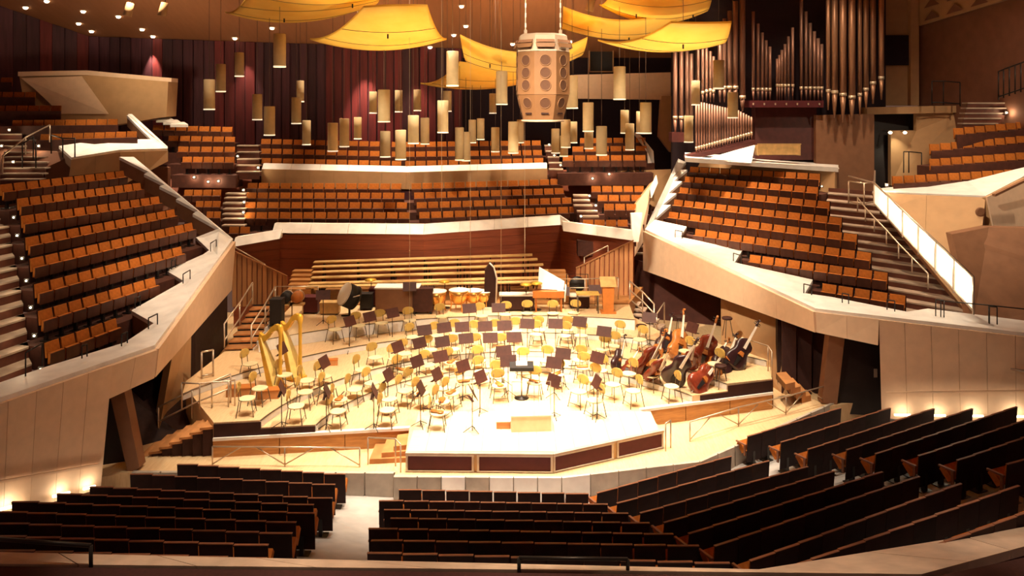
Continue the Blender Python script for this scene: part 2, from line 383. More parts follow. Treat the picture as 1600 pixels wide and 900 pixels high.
# ---------------------------------------------------------------- rows of seats: end points of the backrest tops
HB = .86
ZS = [-.11+.26*i for i in range(9)]
Lpx = [((279, 723), (541, 740)), ((206, 738), (525, 756)), ((143, 758), (521, 777)), ((92, 769), (492, 787)), ((22, 781), (494, 800)), ((-44, 795), (465, 814)),
       ((-50, 812.5), (459, 831)), ((-60, 832), (422, 849)), ((-60, 854), (420, 870))]
Cpx = [((623, 763), (920, 770)), ((592, 780), (950, 786)), ((600, 794), (982, 800)), ((610, 807), (1015, 815)), ((576, 823), (1052, 832)), ((580, 841), (1092, 850)), ((574, 860), (1140, 877))]
Dpx = [((930, 769), (1140, 711)), ((961, 785), (1199, 718)), ((997, 800), (1259, 727)), ((1034, 815), (1300, 734)), ((1072, 832), (1375, 735)), ((1112, 851), (1432, 742)), ((1167, 874), (1497, 753)), ((1219, 887), (1587, 756)), ((1345, 889), (1680, 768))]
Rpx = [((1165, 681), (1311, 636)), ((1217, 690), (1388, 636)), ((1259, 701), (1456, 637)), ((1319, 702), (1516, 637)), ((1364, 708), (1585, 634)), ((1431, 711), (1640, 641)), ((1491, 718), (1680, 653)), ((1568, 724), (1730, 675))]
ROWS = []     # block, row index, left end, right end, number of seats, facing (+1 away from the camera), style
def row(block, i, a, b, pitch, away, style, n=None, turn=0.0):
    n = n or max(1, round((b-a).length/pitch)); ROWS.append(dict(block=block, i=i, a=a, b=b, n=n, away=away, style=style, turn=turn))
for i, (a, b) in enumerate(Lpx): row('left stalls', i, PZ(*a, ZS[i]), PZ(*b, ZS[i]), .575, 1, 'stalls', turn=1)
for i, (a, b) in enumerate(Cpx): row('middle stalls', i, PZ(*a, ZS[i]), PZ(*b, ZS[i]), .575, 1, 'stalls', turn=1)
for i, (a, b) in enumerate(Dpx): row('slanting middle stalls', i, PZ(*a, ZS[i]), PZ(*b, ZS[i]), .575, 1, 'stalls', turn=.93)
for i, (a, b) in enumerate(Rpx): row('right stalls', i, PZ(*a, ZS[i]), PZ(*b, ZS[i]), .575, 1, 'stalls', turn=.93)
# raked stone floor of the stalls, lofted through the rows
def flr(q, dz=0): return V((q.x, q.y, q.z-HB+dz))
lines = []
for i in range(9):
    L_ = [PZ(*Lpx[i][0], ZS[i]), PZ(*Lpx[i][1], ZS[i])]
    L_[0] = L_[0]+V((-14, 1.5, 0))
    if i < 7: L_ += [PZ(*Cpx[i][0], ZS[i]), PZ(*Cpx[i][1], ZS[i])]
    else: L_ += [PZ(574, 880+14*(i-7), ZS[i]), PZ(1180+40*(i-7), 895, ZS[i])]
    L_ += [PZ(*Dpx[i][1], ZS[i])]
    if i < 8: L_ += [PZ(*Rpx[i][0], ZS[i]), PZ(*Rpx[i][1], ZS[i])+V((6, 2.5, 0))]
    else: L_ += [L_[-1]+V((1.0, .8, 0)), L_[-1]+V((9, 5, 0))]
    lines.append([flr(q) for q in L_])
lines.insert(0, [q+V((0, 1.4, -.10)) for q in lines[0]])
mb = MB(); nn = len(lines[0])
mb.add([q for l in lines for q in l], [[i*nn+j, i*nn+j+1, (i+1)*nn+j+1, (i+1)*nn+j] for i in range(len(lines)-1) for j in range(nn-1)])
struct('floor_stalls', mb, 'stone_floor', 'raked grey stone floor under the stalls', 'floor')

# ---------------------------------------------------------------- side terraces
LT = [((0, 288), (195, 266), 27.0, 11), ((27, 310), (221, 285), 26.0, 12), ((33, 337), (250, 306), 25.1, 12), ((40, 371), (274, 326), 24.1, 13),
      ((47, 404), (302, 347), 23.1, 14), ((54, 444), (285, 384), 22.2, 12), ((60, 486), (244, 432), 21.3, 9), ((70, 536), (184, 496), 20.4, 5)]
for i, (a, b, d, n) in enumerate(LT):
    p = P(*a, d); row('left terrace', 7-i, p, PZ(*b, p.z), .5, -1, 'terrace', n)
RT = [((1077, 260), (1282, 271), 35.0, 12), ((1069, 275), (1279, 292), 33.6, 12), ((1061, 292), (1297, 315), 32.3, 13), ((1052, 311), (1316, 340), 30.9, 14),
      ((1044, 330), (1340, 366), 29.6, 15), ((1085, 357), (1362, 395), 28.2, 13), ((1170, 397), (1388, 426), 26.9, 10), ((1283, 442), (1416, 462), 25.5, 5)]
for i, (a, b, d, n) in enumerate(RT):
    p = P(*b, d); row('right terrace', 7-i, PZ(*a, p.z), p, .5, -1, 'terrace', n)
# middle terrace behind the stage and the blocks around it
for i, (yl, ym, yr, d) in enumerate([(332, 332, 323, 36.6), (316, 316.5, 309, 37.5), (301, 301.5, 294, 38.4), (286, 287, 280, 39.3)]):
    xl, xm1, xm2, xr = [(381, 641, 654, 906), (382, 637, 650, 894), (384, 633, 646, 882), (386, 628, 642, 875)][i]
    row('left half of the middle terrace', i, P(xl, yl, d+.3), P(xm1, ym, d-.2), .5, -1, 'mid', 14)
    row('right half of the middle terrace', i, P(xm2, ym, d-.2), P(xr, yr, d+1.2), .5, -1, 'mid', 14)
for i, (yl, ym, yr, d) in enumerate([(247, 252, 247, 41.2), (232, 237, 234.5, 42.2), (217, 222, 219.5, 43.2)]):
    row('left half of the upper middle gallery', i, P(407, yl, d), P(628, ym, d), .5, -1, 'far', 13)
    row('right half of the upper middle gallery', i, P(632, ym, d), P(850-i*2, yr, d+.8), .5, -1, 'far', 13)
for i, (x0, x1, y0, y1, d, n) in enumerate([(284, 367, 245, 245.5, 40.0, 5), (277, 368, 229, 229.5, 41.0, 5), (262, 368, 212, 214, 42.0, 6), (238, 364, 195.5, 198.5, 43.0, 7)]):
    row('small upper left gallery', i, P(x0, y0, d), P(x1, y1, d), .5, -1, 'far', n)
for i, (x0, x1, y0, y1, d, n) in enumerate([(878, 1010, 243, 242.5, 41.0, 7), (893, 1012, 229, 228, 42.0, 6), (905, 1010, 216, 215, 43.0, 6)]):
    row('small upper right gallery', i, P(x0, y0, d), P(x1, y1, d), .5, -1, 'far', n)
for i, (x0, x1, y, d, n) in enumerate([(357, 391, 355, 36.0, 2), (322, 345, 331, 37.0, 2), (305, 345, 314.5, 38.0, 3), (287, 346, 297, 39.0, 4)]):
    row('small block beside the left terrace', i, P(x0, y, d), P(x1, y, d), .5, -1, 'far', n)
for i, (x0, x1, y, d, n) in enumerate([(910, 982, 344, 35.6, 4), (943, 995, 319, 37.0, 3), (933, 1003, 305, 38.0, 4), (923, 1007, 291, 39.0, 5)]):
    row('small block beside the right terrace', i, P(x0, y, d), P(x1, y, d), .5, -1, 'far', n)
for i, (x0, x1, y0, y1, d, n) in enumerate([(62, 214, 210, 205, 36.0, 9), (18, 184, 188, 186, 37.2, 10), (-10, 96, 165, 165, 38.4, 6), (-15, 56, 143.5, 144, 39.6, 4), (-20, 20, 121, 121, 40.8, 2)]):
    row('upper left gallery', i, P(x0, y0, d), P(x1, y1, d), .5, -1, 'far', n)
for i, (x0, x1, y0, y1, d, n) in enumerate([(1394, 1604, 276, 264, 30.5, 12), (1452, 1604, 249, 238, 31.6, 9), (1452, 1604, 226, 212, 32.5, 9), (1490, 1604, 201, 190, 33.2, 7)]):
    row('upper right gallery', i, P(x0, y0, d), P(x1, y1, d+.6), .5, -1, 'far', n)
# tiers: one slab of raked flooring under each row, all children of one floor per block
tier_roots = {}
for r in ROWS:
    if r['style'] == 'stalls': continue
    a, b = r['a'], r['b']; t = (b-a); t.z = 0; t.normalize(); f = V((t.y, -t.x, 0))
    r['f'] = f
    a2, b2 = flr(a)-t*.25, flr(b)+t*.25
    mb = MB().prism([a2+f*.62, b2+f*.62, b2-f*.42, a2-f*.42], (0, 0, -.62))
    key = r['block']
    if key not in tier_roots:
        o = struct('floor_terrace', mb, 'tier', 'dark stepped flooring under the seats of the '+key, 'floor'); tier_roots[key] = o
    else: part('tier', mb, 'tier', tier_roots[key])
    if key in ('upper left gallery', 'upper right gallery'):
        part('row_barrier', MB().prism([a2+f*.52, b2+f*.52, b2+f*.47, a2+f*.47], (0, 0, .60)), 'tier', tier_roots[key])

# left terrace parapet
o0, C1, C2, o3 = P(-90, 652, 16.2), P(242, 539, 20.8), P(364, 373, 31.0), P(209, 245, 33.4)
om, omm = lerp(o0, C1, .5), lerp(C1, C2, .5)
i0, i1, i2, i3 = PZ(-90, 628, o0.z), PZ(75, 572, 2.48), PZ(195, 535, 2.55), PZ(240, 505, 2.66)
i4, i5, i6, i7 = PZ(205, 485, 2.72), PZ(287, 439, 3.0), PZ(260, 423, 3.12), P(318, 397, 29.0)
i8, i9, i10 = P(327, 391, 29.4), P(306, 371, 30.4), P(342, 357, 30.8)
coping('trim_1', 'broad white stone coping on the left terrace parapet, jagged on the seat side',
       [[o0+(o0-C1)*.7, o0, i0, i0+(o0-C1)*.7], [o0, om, i2, i1, i0], [om, C1, i3, i2], [C1, lerp(C1, C2, .35), i5, i4, i3], [lerp(C1, C2, .35), lerp(C1, C2, .72), i7, i6, i5], [lerp(C1, C2, .72), C2, i10, i9, i8, i7],
        [C2, lerp(C2, o3, .33), P(309, 329, 31.3), P(301, 334, 31.3), i10], [lerp(C2, o3, .33), lerp(C2, o3, .5), P(283, 308, 31.8), P(275, 311, 31.8), P(309, 329, 31.3)],
        [lerp(C2, o3, .5), lerp(C2, o3, .68), P(257, 288, 32.2), P(249, 291, 32.2), P(283, 308, 31.8)], [lerp(C2, o3, .68), lerp(C2, o3, .84), P(232, 268, 32.7), P(225, 272, 32.7), P(257, 288, 32.2)], [lerp(C2, o3, .84), o3, P(186, 245, 33.2), P(232, 268, 32.7)]], body='facade_brown', body_h=.55)
b0, bm_, b1, b2 = P(-90, 800, 16.2), P(153, 748, 19.3), P(237, 589, 20.7), P(358, 453, 30.9)
dn = V((0, 0, -.10))
tq = lambda t: lerp(o0, C1, t)+dn
j1 = P(158, 625, 19.55)
facade('wall_left_front', 'cream panelled front of the left terrace, reaching down to the stalls', [o0+(o0-C1)*.7+dn, o0+dn, tq(.742)], [P(-90, 830, 16.2)+(o0-C1)*.7, P(-90, 830, 16.2), P(153, 762, 19.3)], [6, 6], 'facade')
facade('wall_left_overhang', 'cream panelled overhang of the left terrace above the stage door', [tq(.742), C1+dn, C2+dn], [j1, b1, b2], [2, 5], 'facade')
# dado with recessed lights along the left stalls
for j, (x0, x1) in enumerate([(-60, 52), (52, 108), (108, 150)]):
    t0, t1 = (x0+90)/243, (x1+90)/243
    A_, B_ = lerp(P(-90, 766, 16.15), P(153, 724, 19.25), t0), lerp(P(-90, 766, 16.15), P(153, 724, 19.25), t1)
    A0, B0 = lerp(P(-90, 815, 16.15), P(153, 756, 19.25), t0), lerp(P(-90, 815, 16.15), P(153, 756, 19.25), t1)
    n = outward(A_, B_, A0)
    r_ = thing('wall_light', ['recessed wall light glowing at the frame edge beside the left stalls', 'middle recessed wall light beside the left stalls', 'recessed wall light nearest the left stage door'][j], 'wall light', lerp(A0, B0, .5), group='recessed lights along the stalls walls')
    mb = MB(); mb.bar(A_+n*.10, B_+n*.10, .05, .05); wpart('frame', mb, 'facade', r_)
    c0, c1 = lerp(A0, B0, .25), lerp(A0, B0, .75)
    wpart('lamp', MB().bar(c0+n*.16+V((0, 0, .02)), c1+n*.16+V((0, 0, .02)), .05, .05), 'lamp_glow', r_)
    lamp('POINT', lerp(c0, c1, .5)+n*.24+V((0, 0, .06)), 8, (1, .82, .58), radius=.08)
# under the left overhang
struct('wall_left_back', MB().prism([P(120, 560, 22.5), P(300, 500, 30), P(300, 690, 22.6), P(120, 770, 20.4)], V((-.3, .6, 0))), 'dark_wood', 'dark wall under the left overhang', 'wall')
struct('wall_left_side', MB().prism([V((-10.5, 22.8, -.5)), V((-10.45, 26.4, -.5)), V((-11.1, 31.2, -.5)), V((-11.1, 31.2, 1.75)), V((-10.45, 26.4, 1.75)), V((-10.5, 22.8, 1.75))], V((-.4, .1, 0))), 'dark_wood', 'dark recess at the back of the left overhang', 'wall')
mb = MB().prism([P(270, 550, 23.0), P(299, 510, 25.4), P(298, 592, 25.2), P(264, 694, 22.9), P(243, 706, 22.2)], V((-.3, .3, 0)))
struct('wall_left_wood', mb, 'facade_tan', 'leaning brown wooden wall beside the left platform stairs', 'wall')
mb = MB().prism([P(172, 618, 20.35), P(194, 610, 20.35), P(218, 731, 20.35), P(200, 741, 20.35)], V((0, .35, 0)))
struct('wall_left_pillar', mb, 'facade_brown', 'leaning brown pillar beside the left stage door', 'pillar')
d1 = struct('door_1', MB().prism([P(153, 600, 20.9), P(200, 590, 21.1), P(206, 757, 20.9), P(153, 764, 20.6)], V((0, .08, 0))), 'door_dark', 'black stage door under the left terrace', 'door')

# right terrace parapet
C1r, C2r, e1 = P(1275, 482, 25.0), P(1008, 358, 35.0), P(1680, 529, 21.8)
o3r = P(1062, 243, 40.2)
k = lambda a, b, t: lerp(a, b, t)
coping('trim_2', 'broad white stone coping on the right terrace parapet, jagged on the seat side',
       [[C1r, k(C1r, e1, .5), PZ(1450, 482, 2.47), PZ(1417, 487, 2.47), PZ(1300, 464, 2.47), PZ(1258, 458, 2.5)], [k(C1r, e1, .5), e1, PZ(1690, 512, 2.44), PZ(1450, 482, 2.47)], [e1, e1+(e1-C1r)*.8, PZ(1690, 512, 2.44)+(e1-C1r)*.8, PZ(1690, 512, 2.44)],
        [C1r, PZ(1258, 458, 2.5), PZ(1270, 437, 2.62), k(C1r, C2r, .45), k(C1r, C2r, .2)], [k(C1r, C2r, .45), PZ(1270, 437, 2.62), PZ(1148, 410, 2.9), PZ(1160, 391, 3.0), k(C1r, C2r, .72)],
        [k(C1r, C2r, .72), PZ(1160, 391, 3.0), PZ(1063, 371, 3.2), P(1073, 354, 34.6), P(1022, 343, 36.2), C2r],
        [C2r, P(1022, 343, 36.2), P(1048, 320, 37.1), P(1035, 320, 37.1), k(C2r, o3r, .33)], [k(C2r, o3r, .33), P(1035, 320, 37.1), P(1057, 302, 37.9), P(1044, 302, 37.9), k(C2r, o3r, .5)],
        [k(C2r, o3r, .5), P(1044, 302, 37.9), P(1066, 283, 38.7), P(1052, 283, 38.7), k(C2r, o3r, .67)], [k(C2r, o3r, .67), P(1052, 283, 38.7), P(1074, 265, 39.4), P(1062, 265, 39.4), P(1076, 248, 40.2), o3r]],
       body='facade_brown', body_h=.55)
bR1, bR2 = P(1277, 519, 24.9), P(1008, 422, 34.9)
jR = lerp(C1r, e1, .27)
facade('wall_right_overhang', 'cream panelled overhang of the right terrace above the cellos and basses', [C2r+dn, C1r+dn, jR+dn], [bR2, bR1, P(1372, 539, 24.0)], [6, 2], 'facade')
facade('wall_right_front', 'cream panelled front of the right terrace, reaching down to the stalls', [jR+dn, e1+dn, e1+(e1-C1r)*.8+dn], [P(1378, 652, 24.0), P(1680, 668, 21.9), P(1680, 668, 21.9)+(e1-C1r)*.8], [7, 6], 'facade_tan' if False else 'facade')
for j, (x0, x1) in enumerate([(1385, 1440), (1440, 1498), (1498, 1558), (1558, 1625)]):
    TA, TB, BA, BB = P(1380, 612, 23.9), P(1680, 608, 21.8), P(1380, 646, 23.9), P(1680, 650, 21.8)
    t0, t1 = (x0-1380)/300, (x1-1380)/300
    A_, B_, A0, B0 = lerp(TA, TB, t0), lerp(TA, TB, t1), lerp(BA, BB, t0), lerp(BA, BB, t1); n = outward(A_, B_, A0)
    r_ = thing('wall_light', [s+' recessed wall light from the right stage door, behind the right stalls' for s in ('first', 'second', 'third', 'fourth')][j], 'wall light', lerp(A0, B0, .5), group='recessed lights along the stalls walls')
    mb = MB(); mb.bar(A_+n*.10, B_+n*.10, .05, .04); wpart('frame', mb, 'facade', r_)
    c0, c1 = lerp(A0, B0, .25), lerp(A0, B0, .75)
    wpart('lamp', MB().bar(c0+n*.16+V((0, 0, .02)), c1+n*.16+V((0, 0, .02)), .05, .05), 'lamp_glow', r_)
    lamp('POINT', lerp(c0, c1, .5)+n*.24+V((0, 0, .06)), 8, (1, .82, .58), radius=.08)
# under the right overhang
struct('wall_right_wood', MB().prism([P(1126, 466, 31), P(1222, 500, 27.5), P(1228, 625, 25.6), P(1128, 600, 29.5)], V((.4, .3, 0))), 'facade_tan', 'tan wooden wall behind the double basses', 'wall')
struct('wall_right_back', MB().prism([P(990, 405, 36), P(1140, 452, 34), P(1140, 600, 33), P(990, 560, 34.5)], V((.1, .4, 0))), 'wall_dark_red', 'dark brown wall behind the platform on the right', 'wall')
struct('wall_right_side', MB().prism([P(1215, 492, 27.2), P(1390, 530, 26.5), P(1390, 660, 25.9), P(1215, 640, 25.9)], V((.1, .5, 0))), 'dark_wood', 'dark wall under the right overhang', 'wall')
for j, x in enumerate((1222, 1246, 1270)):
    part('wall_panel', MB().prism([P(x, 500+j*6, 26.5), P(x+22, 505+j*6, 26.3), P(x+22, 624, 25.7), P(x, 624, 25.8)], V((0, .06, 0))), 'dark_panel', bpy.data.objects['wall_right_side'])
struct('wall_right_pillar', MB().prism([P(1296, 522, 24.9), P(1320, 527, 24.9), P(1308, 632, 24.9), P(1284, 630, 24.9)], V((0, .35, 0))), 'facade_brown', 'leaning brown pillar beside the right stage door', 'pillar')
d2 = struct('door_2', MB().prism([P(1312, 524, 25.3), P(1374, 536, 25.2), P(1380, 650, 24.9), P(1306, 646, 25.0)], V((0, .08, 0))), 'door_dark', 'black stage door under the right terrace', 'door')
part('push_plate', MB().box(P(1368, 583, 24.85), (.10, .03, .26)), 'steel', d2, 'bright metal push plate')

# wooden wall behind the stage and the middle parapets
W0, W1, W2, W3, W4 = P(365, 386, 33.6), P(437, 366, 34.8), P(662, 366, 34.4), P(876, 351, 36.6), P(991, 376, 33.2)
zb = 1.0
dnz = lambda q, z: V((q.x, q.y, z))
mb = MB()
pts = [W0, W1, W2, W3, W4]
for a, b in zip(pts[:-1], pts[1:]): mb.prism([a, b, dnz(b, zb-1.5), dnz(a, zb-1.5)], V((0, .25, 0)))
wb = struct('wall_back', mb, 'red_wood', 'red-brown wooden wall behind the platform', 'wall')
for a, b in zip(pts[:-1], pts[1:]):
    for j in range(6):                     # broad horizontal boards
        z0, z1 = lerp(3.4, .9, j/6), lerp(3.4, .9, (j+1)/6)+.012
        za = min(z0, a.z-.02); zb_ = min(z0, b.z-.02)
        if za <= z1 or zb_ <= z1: continue
        part('board', MB().prism([dnz(a, za), dnz(b, zb_), dnz(b, z1), dnz(a, z1)], V((0, -.04, 0))), 'red_wood', wb)
def strip(name, label, pts, h, depth, m='marble', ns=None, cat='trim'):
    """white stone parapet cap: fascia h high along pts (lower edge), depth deep"""
    mb = MB(); segs = []
    for a, b in zip(pts[:-1], pts[1:]): mb.prism([a+V((0, h, .02)), b+V((0, h, .02)), b+V((0, h, h*.8)), a+V((0, h, h*.8))], V((0, max(.06, depth-h-.05), 0)))
    root = struct(name, mb, m, label, cat)
    for k_, (a, b) in enumerate(zip(pts[:-1], pts[1:])):
        n = (ns[k_] if ns else max(1, round((b-a).length/1.6)))
        for j in range(n):
            p, q = lerp(a, b, j/n), lerp(a, b, (j+1)/n-.002)
            s1 = V((0, h*1.1, h)); dp = V((0, depth, 0))  # fascia shaped with a slant to brighten it under the overhead lights
            part('slab', MB().add([p, q, q+s1, p+s1, p+dp, q+dp, q+dp+V((0, 0, h)), p+dp+V((0, 0, h))], [[0, 1, 2, 3], [3, 2, 6, 7], [0, 4, 5, 1], [4, 7, 6, 5], [0, 3, 7, 4], [1, 5, 6, 2]]), m, root)
    return root
strip('trim_3', 'white stone parapet of the middle terrace behind the platform', [P(425, 364, 34.7), W2-V((0, .05, 0)), W3-V((0, .05, 0)), P(892, 362, 35.4)], .36, .7)
strip('trim_15', 'short lower white parapet left of the middle terrace', [P(363, 386, 33.4), P(437, 373, 34.3)], .34, .7)
strip('trim_16', 'short lower white parapet right of the middle terrace', [P(880, 361, 35.3), P(990, 376, 33.1)], .36, .7)
struct('trim_17', MB().prism([P(986, 334, 34.6), P(1004, 333, 35.6), P(998, 378, 33.3), P(988, 378, 33.0)], V((0, .3, 0))), 'marble', 'upright white stone end of the middle parapet', 'trim')
p2 = [P(409, 264, 40.4), P(635, 269, 40.2), P(855, 263, 40.9)]
strip('trim_4', 'narrow white stone parapet below the upper middle gallery', p2, .26, .5)
facade('wall_gallery', 'tan panelled front of the upper middle gallery', p2, [q+V((0, -.02, -.85)) for q in p2], [6, 6], 'facade_tan', .06)
# fill between middle terrace and walls
struct('wall_gallery_left', MB().prism([P(250, 268, 40.6), P(408, 268, 41.0), P(408, 330, 40.0), P(250, 330, 39.6)], V((0, .3, 0))), 'red_wood', 'red-brown wall below the small upper left gallery', 'wall')
struct('wall_gallery_right', MB().prism([P(850, 266, 41.9), P(1060, 266, 42.8), P(1060, 330, 41.6), P(850, 330, 41.1)], V((0, .3, 0))), 'red_wood', 'red-brown wall below the small upper right gallery', 'wall')
facade('wall_gallery_cream', 'cream panel beside the steps of the small upper right gallery', [P(960, 268, 41.2), P(1050, 265, 41.2)], [P(945, 296, 40.7), P(1040, 330, 40.7)], [2], 'facade_tan', .05)
strip('trim_5', 'short white coping beside the right terrace steps', [P(1018, 310, 37.5), P(1028, 286, 39.0)], .35, .6)
facade('wall_gallery_panel', 'cream stair wall between the middle and the right terrace', [P(994, 318, 37.2), P(1020, 283, 39.4)], [P(990, 402, 34.5), P(1003, 380, 36.0)], [1], 'facade', .06)

# upper left gallery parapet, box balcony and cream face
g1, g2, g3 = P(112, 246, 33.6), P(187, 234, 34.2), P(262, 232, 35.4)
coping('trim_6', 'white stone coping of the upper left gallery, ending in a pointed corner',
       [[g1, g2, P(160, 218, 36.2), P(92, 228, 34.8)], [g2, g3, P(236, 217.5, 36.4), P(160, 218, 36.2)], [g3, P(200, 178, 38.4), P(206, 178, 38.6), P(262, 229, 35.5)], [P(236, 217.5, 36.4), g3, P(205, 179, 38.5), P(198, 180, 38.2)]], body='facade_brown', body_h=.4)
facade('wall_gallery_face', 'tan panelled face under the upper left gallery coping', [g1+dn, g2+dn, g3+dn], [P(105, 296, 33.4), P(190, 290, 34.1), P(262, 252, 35.3)], [2, 2], 'facade_tan', .05)
struct('wall_left_upper', MB().prism([P(-80, 225, 36.5), P(120, 240, 34.4), P(262, 262, 35.8), P(262, 330, 35.0), P(-80, 330, 33.5)], V((0, .3, 0))), 'wall_brown', 'dim brown wall above the left terrace', 'wall')
mb = MB().prism([P(30, 118, 39.5), P(135, 116, 40.5), P(263, 126, 41.5), P(260, 182, 41.5), P(150, 200, 40.6), P(40, 175, 39.8)], V((0, 1.2, 0)))
bx = struct('wall_balcony', mb, 'facade_tan', 'cream faced balcony box at the upper left', 'wall')
part('balcony_cap', MB().prism([P(28, 112, 39.2), P(135, 110, 40.2), P(268, 122, 41.2), P(268, 128, 41.2), P(135, 117, 40.2), P(28, 119, 39.2)], V((0, .8, 0))), 'facade', bx)
part('balcony_face', MB().prism([P(34, 122, 39.35), P(128, 119, 40.3), P(170, 178, 40.5), P(96, 178, 40.0), P(56, 140, 39.6)], V((0, -.06, 0))), 'facade', bx)
# white stepped landing beyond the gallery corner
st = thing('landing_steps', 'bright white stepped landing between the upper left galleries', 'steps', P(250, 192, 41.5))
for j in range(5):
    wpart('step', MB().prism([P(228+j*11, 176+j*3.6, 43.2-j*.3), P(244+j*11, 176+j*3.6, 43.2-j*.3), P(250+j*11, 180+j*3.6, 42.4-j*.3), P(222+j*11, 180+j*3.6, 42.4-j*.3)], (0, 0, -.14)), 'white_paint', st)

# ---------------------------------------------------------------- back wall of dark and red panels, ceiling
SL, ZB, DB = .35, 12.4, 46.5
def on_ceiling(px, py):
    d = (ZB-HC+SL*DB)/((YH-py)/F+SL); return P(px, py, d)
ce = [V((-45, -3, 18.2)), V((45, -3, 18.2)), V((45, DB-(18.2-ZB)/SL, 18.2)), V((-45, DB-(18.2-ZB)/SL, 18.2))]
mb = MB().prism(ce, (0, 0, .3)).prism([ce[3], ce[2], V((45, 49.5, ZB-3*SL)), V((-45, 49.5, ZB-3*SL))], (0, 0, .3))
ceil_o = struct('ceiling', mb, 'ceiling', 'warm tan ceiling sloping up from the back wall', 'ceiling')
tops = [on_ceiling(-160, -52), on_ceiling(0, 9), on_ceiling(140, 57), on_ceiling(400, 66), on_ceiling(722, 76)]
mb = MB()
for a, b in zip(tops[:-1], tops[1:]): mb.prism([a+V((0, 0, .4)), b+V((0, 0, .4)), dnz(b, 3), dnz(a, 3)], V((0, .4, 0)))
wbk = struct('wall_rear', mb, 'curtain_dark', 'dark panelled rear wall of the hall', 'wall')
pn = [2, 7, 16, 24]
for k_, (a, b) in enumerate(zip(tops[:-1], tops[1:])):
    for j in range(pn[k_]):
        p, q = lerp(a, b, j/pn[k_]+.004), lerp(a, b, (j+1)/pn[k_]-.004)
        off = random.choice((.06, .1, .14))
        cx_ = (p.x/p.y*F+800)
        red = (330 < cx_ < 400 or 500 < cx_ < 690 or 225 < cx_ < 250) and random.random() < .75 or random.random() < .08
        part('panel', MB().prism([p, q, dnz(q, 4.5), dnz(p, 4.5)], V((0, -off, 0))), 'curtain_red' if red else 'curtain_dark', wbk)
for (px, pw) in ((570, 3200), (650, 1300), (242, 800), (385, 800)):            # wall-washing downlights
    q = P(px, 74, 46.0); lamp('SPOT', q+V((0, -.55, 0)), pw, (1, .62, .45), q+V((0, .25, -4)), 46, .8, .05)
# dark recess right of the wall, white beam, pillar
struct('wall_rear_right', MB().prism([P(715, 30, 48.5), P(1070, 30, 48.5), P(1070, 330, 48.5), P(715, 330, 48.5)], V((0, .4, 0))), 'void', 'dark recess behind the galleries beside the organ', 'wall')
tb = struct('trim_7', MB().prism([P(893, 117, 44.5), P(1048, 113, 44.5), P(1048, 156, 44.5), P(893, 154, 44.5)], V((0, .6, 0))), 'facade', 'cream beam bridging to the organ', 'trim')
struct('trim_8', MB().prism([P(1034, 150, 44.3), P(1050, 150, 44.3), P(1048, 238, 44.3), P(1030, 214, 44.3)], V((0, .6, 0))), 'facade_tan', 'cream pillar left of the organ', 'trim')
w1 = struct('window_1', MB().prism([P(921, 70, 47.6), P(958, 70, 47.6), P(958, 112, 47.6), P(921, 112, 47.6)], V((0, .1, 0))), 'black', 'dark control room window above the cream beam', 'window')
fr = MB()
for a, b in (((921, 70), (958, 70)), ((958, 70), (958, 112)), ((958, 112), (921, 112)), ((921, 112), (921, 70))): fr.bar(P(*a, 47.5), P(*b, 47.5), .07)
part('window_frame', fr, 'facade_tan', w1)
struct('trim_9', MB().prism([P(990, 208, 43.5), P(997, 206, 43.8), P(1021, 236, 41.6), P(1023, 266, 41.4), P(1013, 266, 41.4), P(1012, 238, 41.6)], V((0, .3, 0))), 'marble', 'slanting white coping at the right end of the small upper right gallery', 'trim')

# ---------------------------------------------------------------- right side: organ wall, doorway, upper right gallery
struct('wall_organ', MB().prism([P(1051, -60, 40.0), P(1384, -60, 39.6), P(1384, 300, 39.4), P(1051, 300, 40.0)], V((0, .4, 0))), 'void', 'dark wall behind the organ pipes', 'wall')
fb = facade('wall_right_upper', 'brown panelled wall right of the organ', [P(1378, -10, 40.5), P(1428, -10, 40.2)], [P(1378, 165, 40.5), P(1428, 165, 40.2)], [1], 'facade_tan', .05)
struct('window_2', MB().prism([P(1383, 55, 40.3), P(1421, 55, 40.1), P(1421, 102, 40.1), P(1383, 102, 40.3)], V((0, -.02, 0))), 'void', 'square dark opening in the wall right of the organ', 'window')
struct('trim_10', MB().prism([P(1423, -10, 39.9), P(1436, -10, 39.8), P(1436, 165, 39.8), P(1423, 165, 39.9)], V((0, .3, 0))), 'facade_tan', 'upright tan post right of the organ', 'trim')
struct('wall_right', MB().prism([P(1434, -60, 40.2), lerp(P(1434, -60, 40.2), P(1720, -60, 30), 1.8), lerp(P(1434, 300, 40.2), P(1720, 300, 30), 1.8)-V((0, 0, 3)), P(1434, 300, 40.2)], V((.4, .4, 0))), 'wall_brown', 'dim brown wall at the far right', 'wall')
cf = struct('ceiling_coffered', MB().prism([P(1436, 40, 39.6), P(1720, -45, 29.6), P(1720, -120, 29.6), P(1436, -30, 39.6)], V((.2, .3, 0))), 'facade_tan', 'coffered slope of the ceiling at the upper right', 'ceiling')
for r_ in range(3):
    for c_ in range(6):
        a = lambda u, v: lerp(lerp(P(1440, 36-v*60, 39.4), P(1700, -42-v*60, 29.9), u), V((0, 0, 0)), 0)
        u0, u1, v0, v1 = c_/6+.02, (c_+.8)/6, r_/3+.03, (r_+.75)/3
        q = [a(u0, v0), a(u1, v0), a((u0+u1)/2, v1)]
        part('coffer', MB().prism(q, V((-.05, -.10, 0))), 'wall_brown', cf)
struct('trim_11', MB().prism([P(1355, 168, 38.6), P(1496, 165, 37.5), P(1496, 176, 37.5), P(1355, 179, 38.6)], V((0, .9, 0))), 'facade_tan', 'tan ledge above the lit doorway', 'trim')
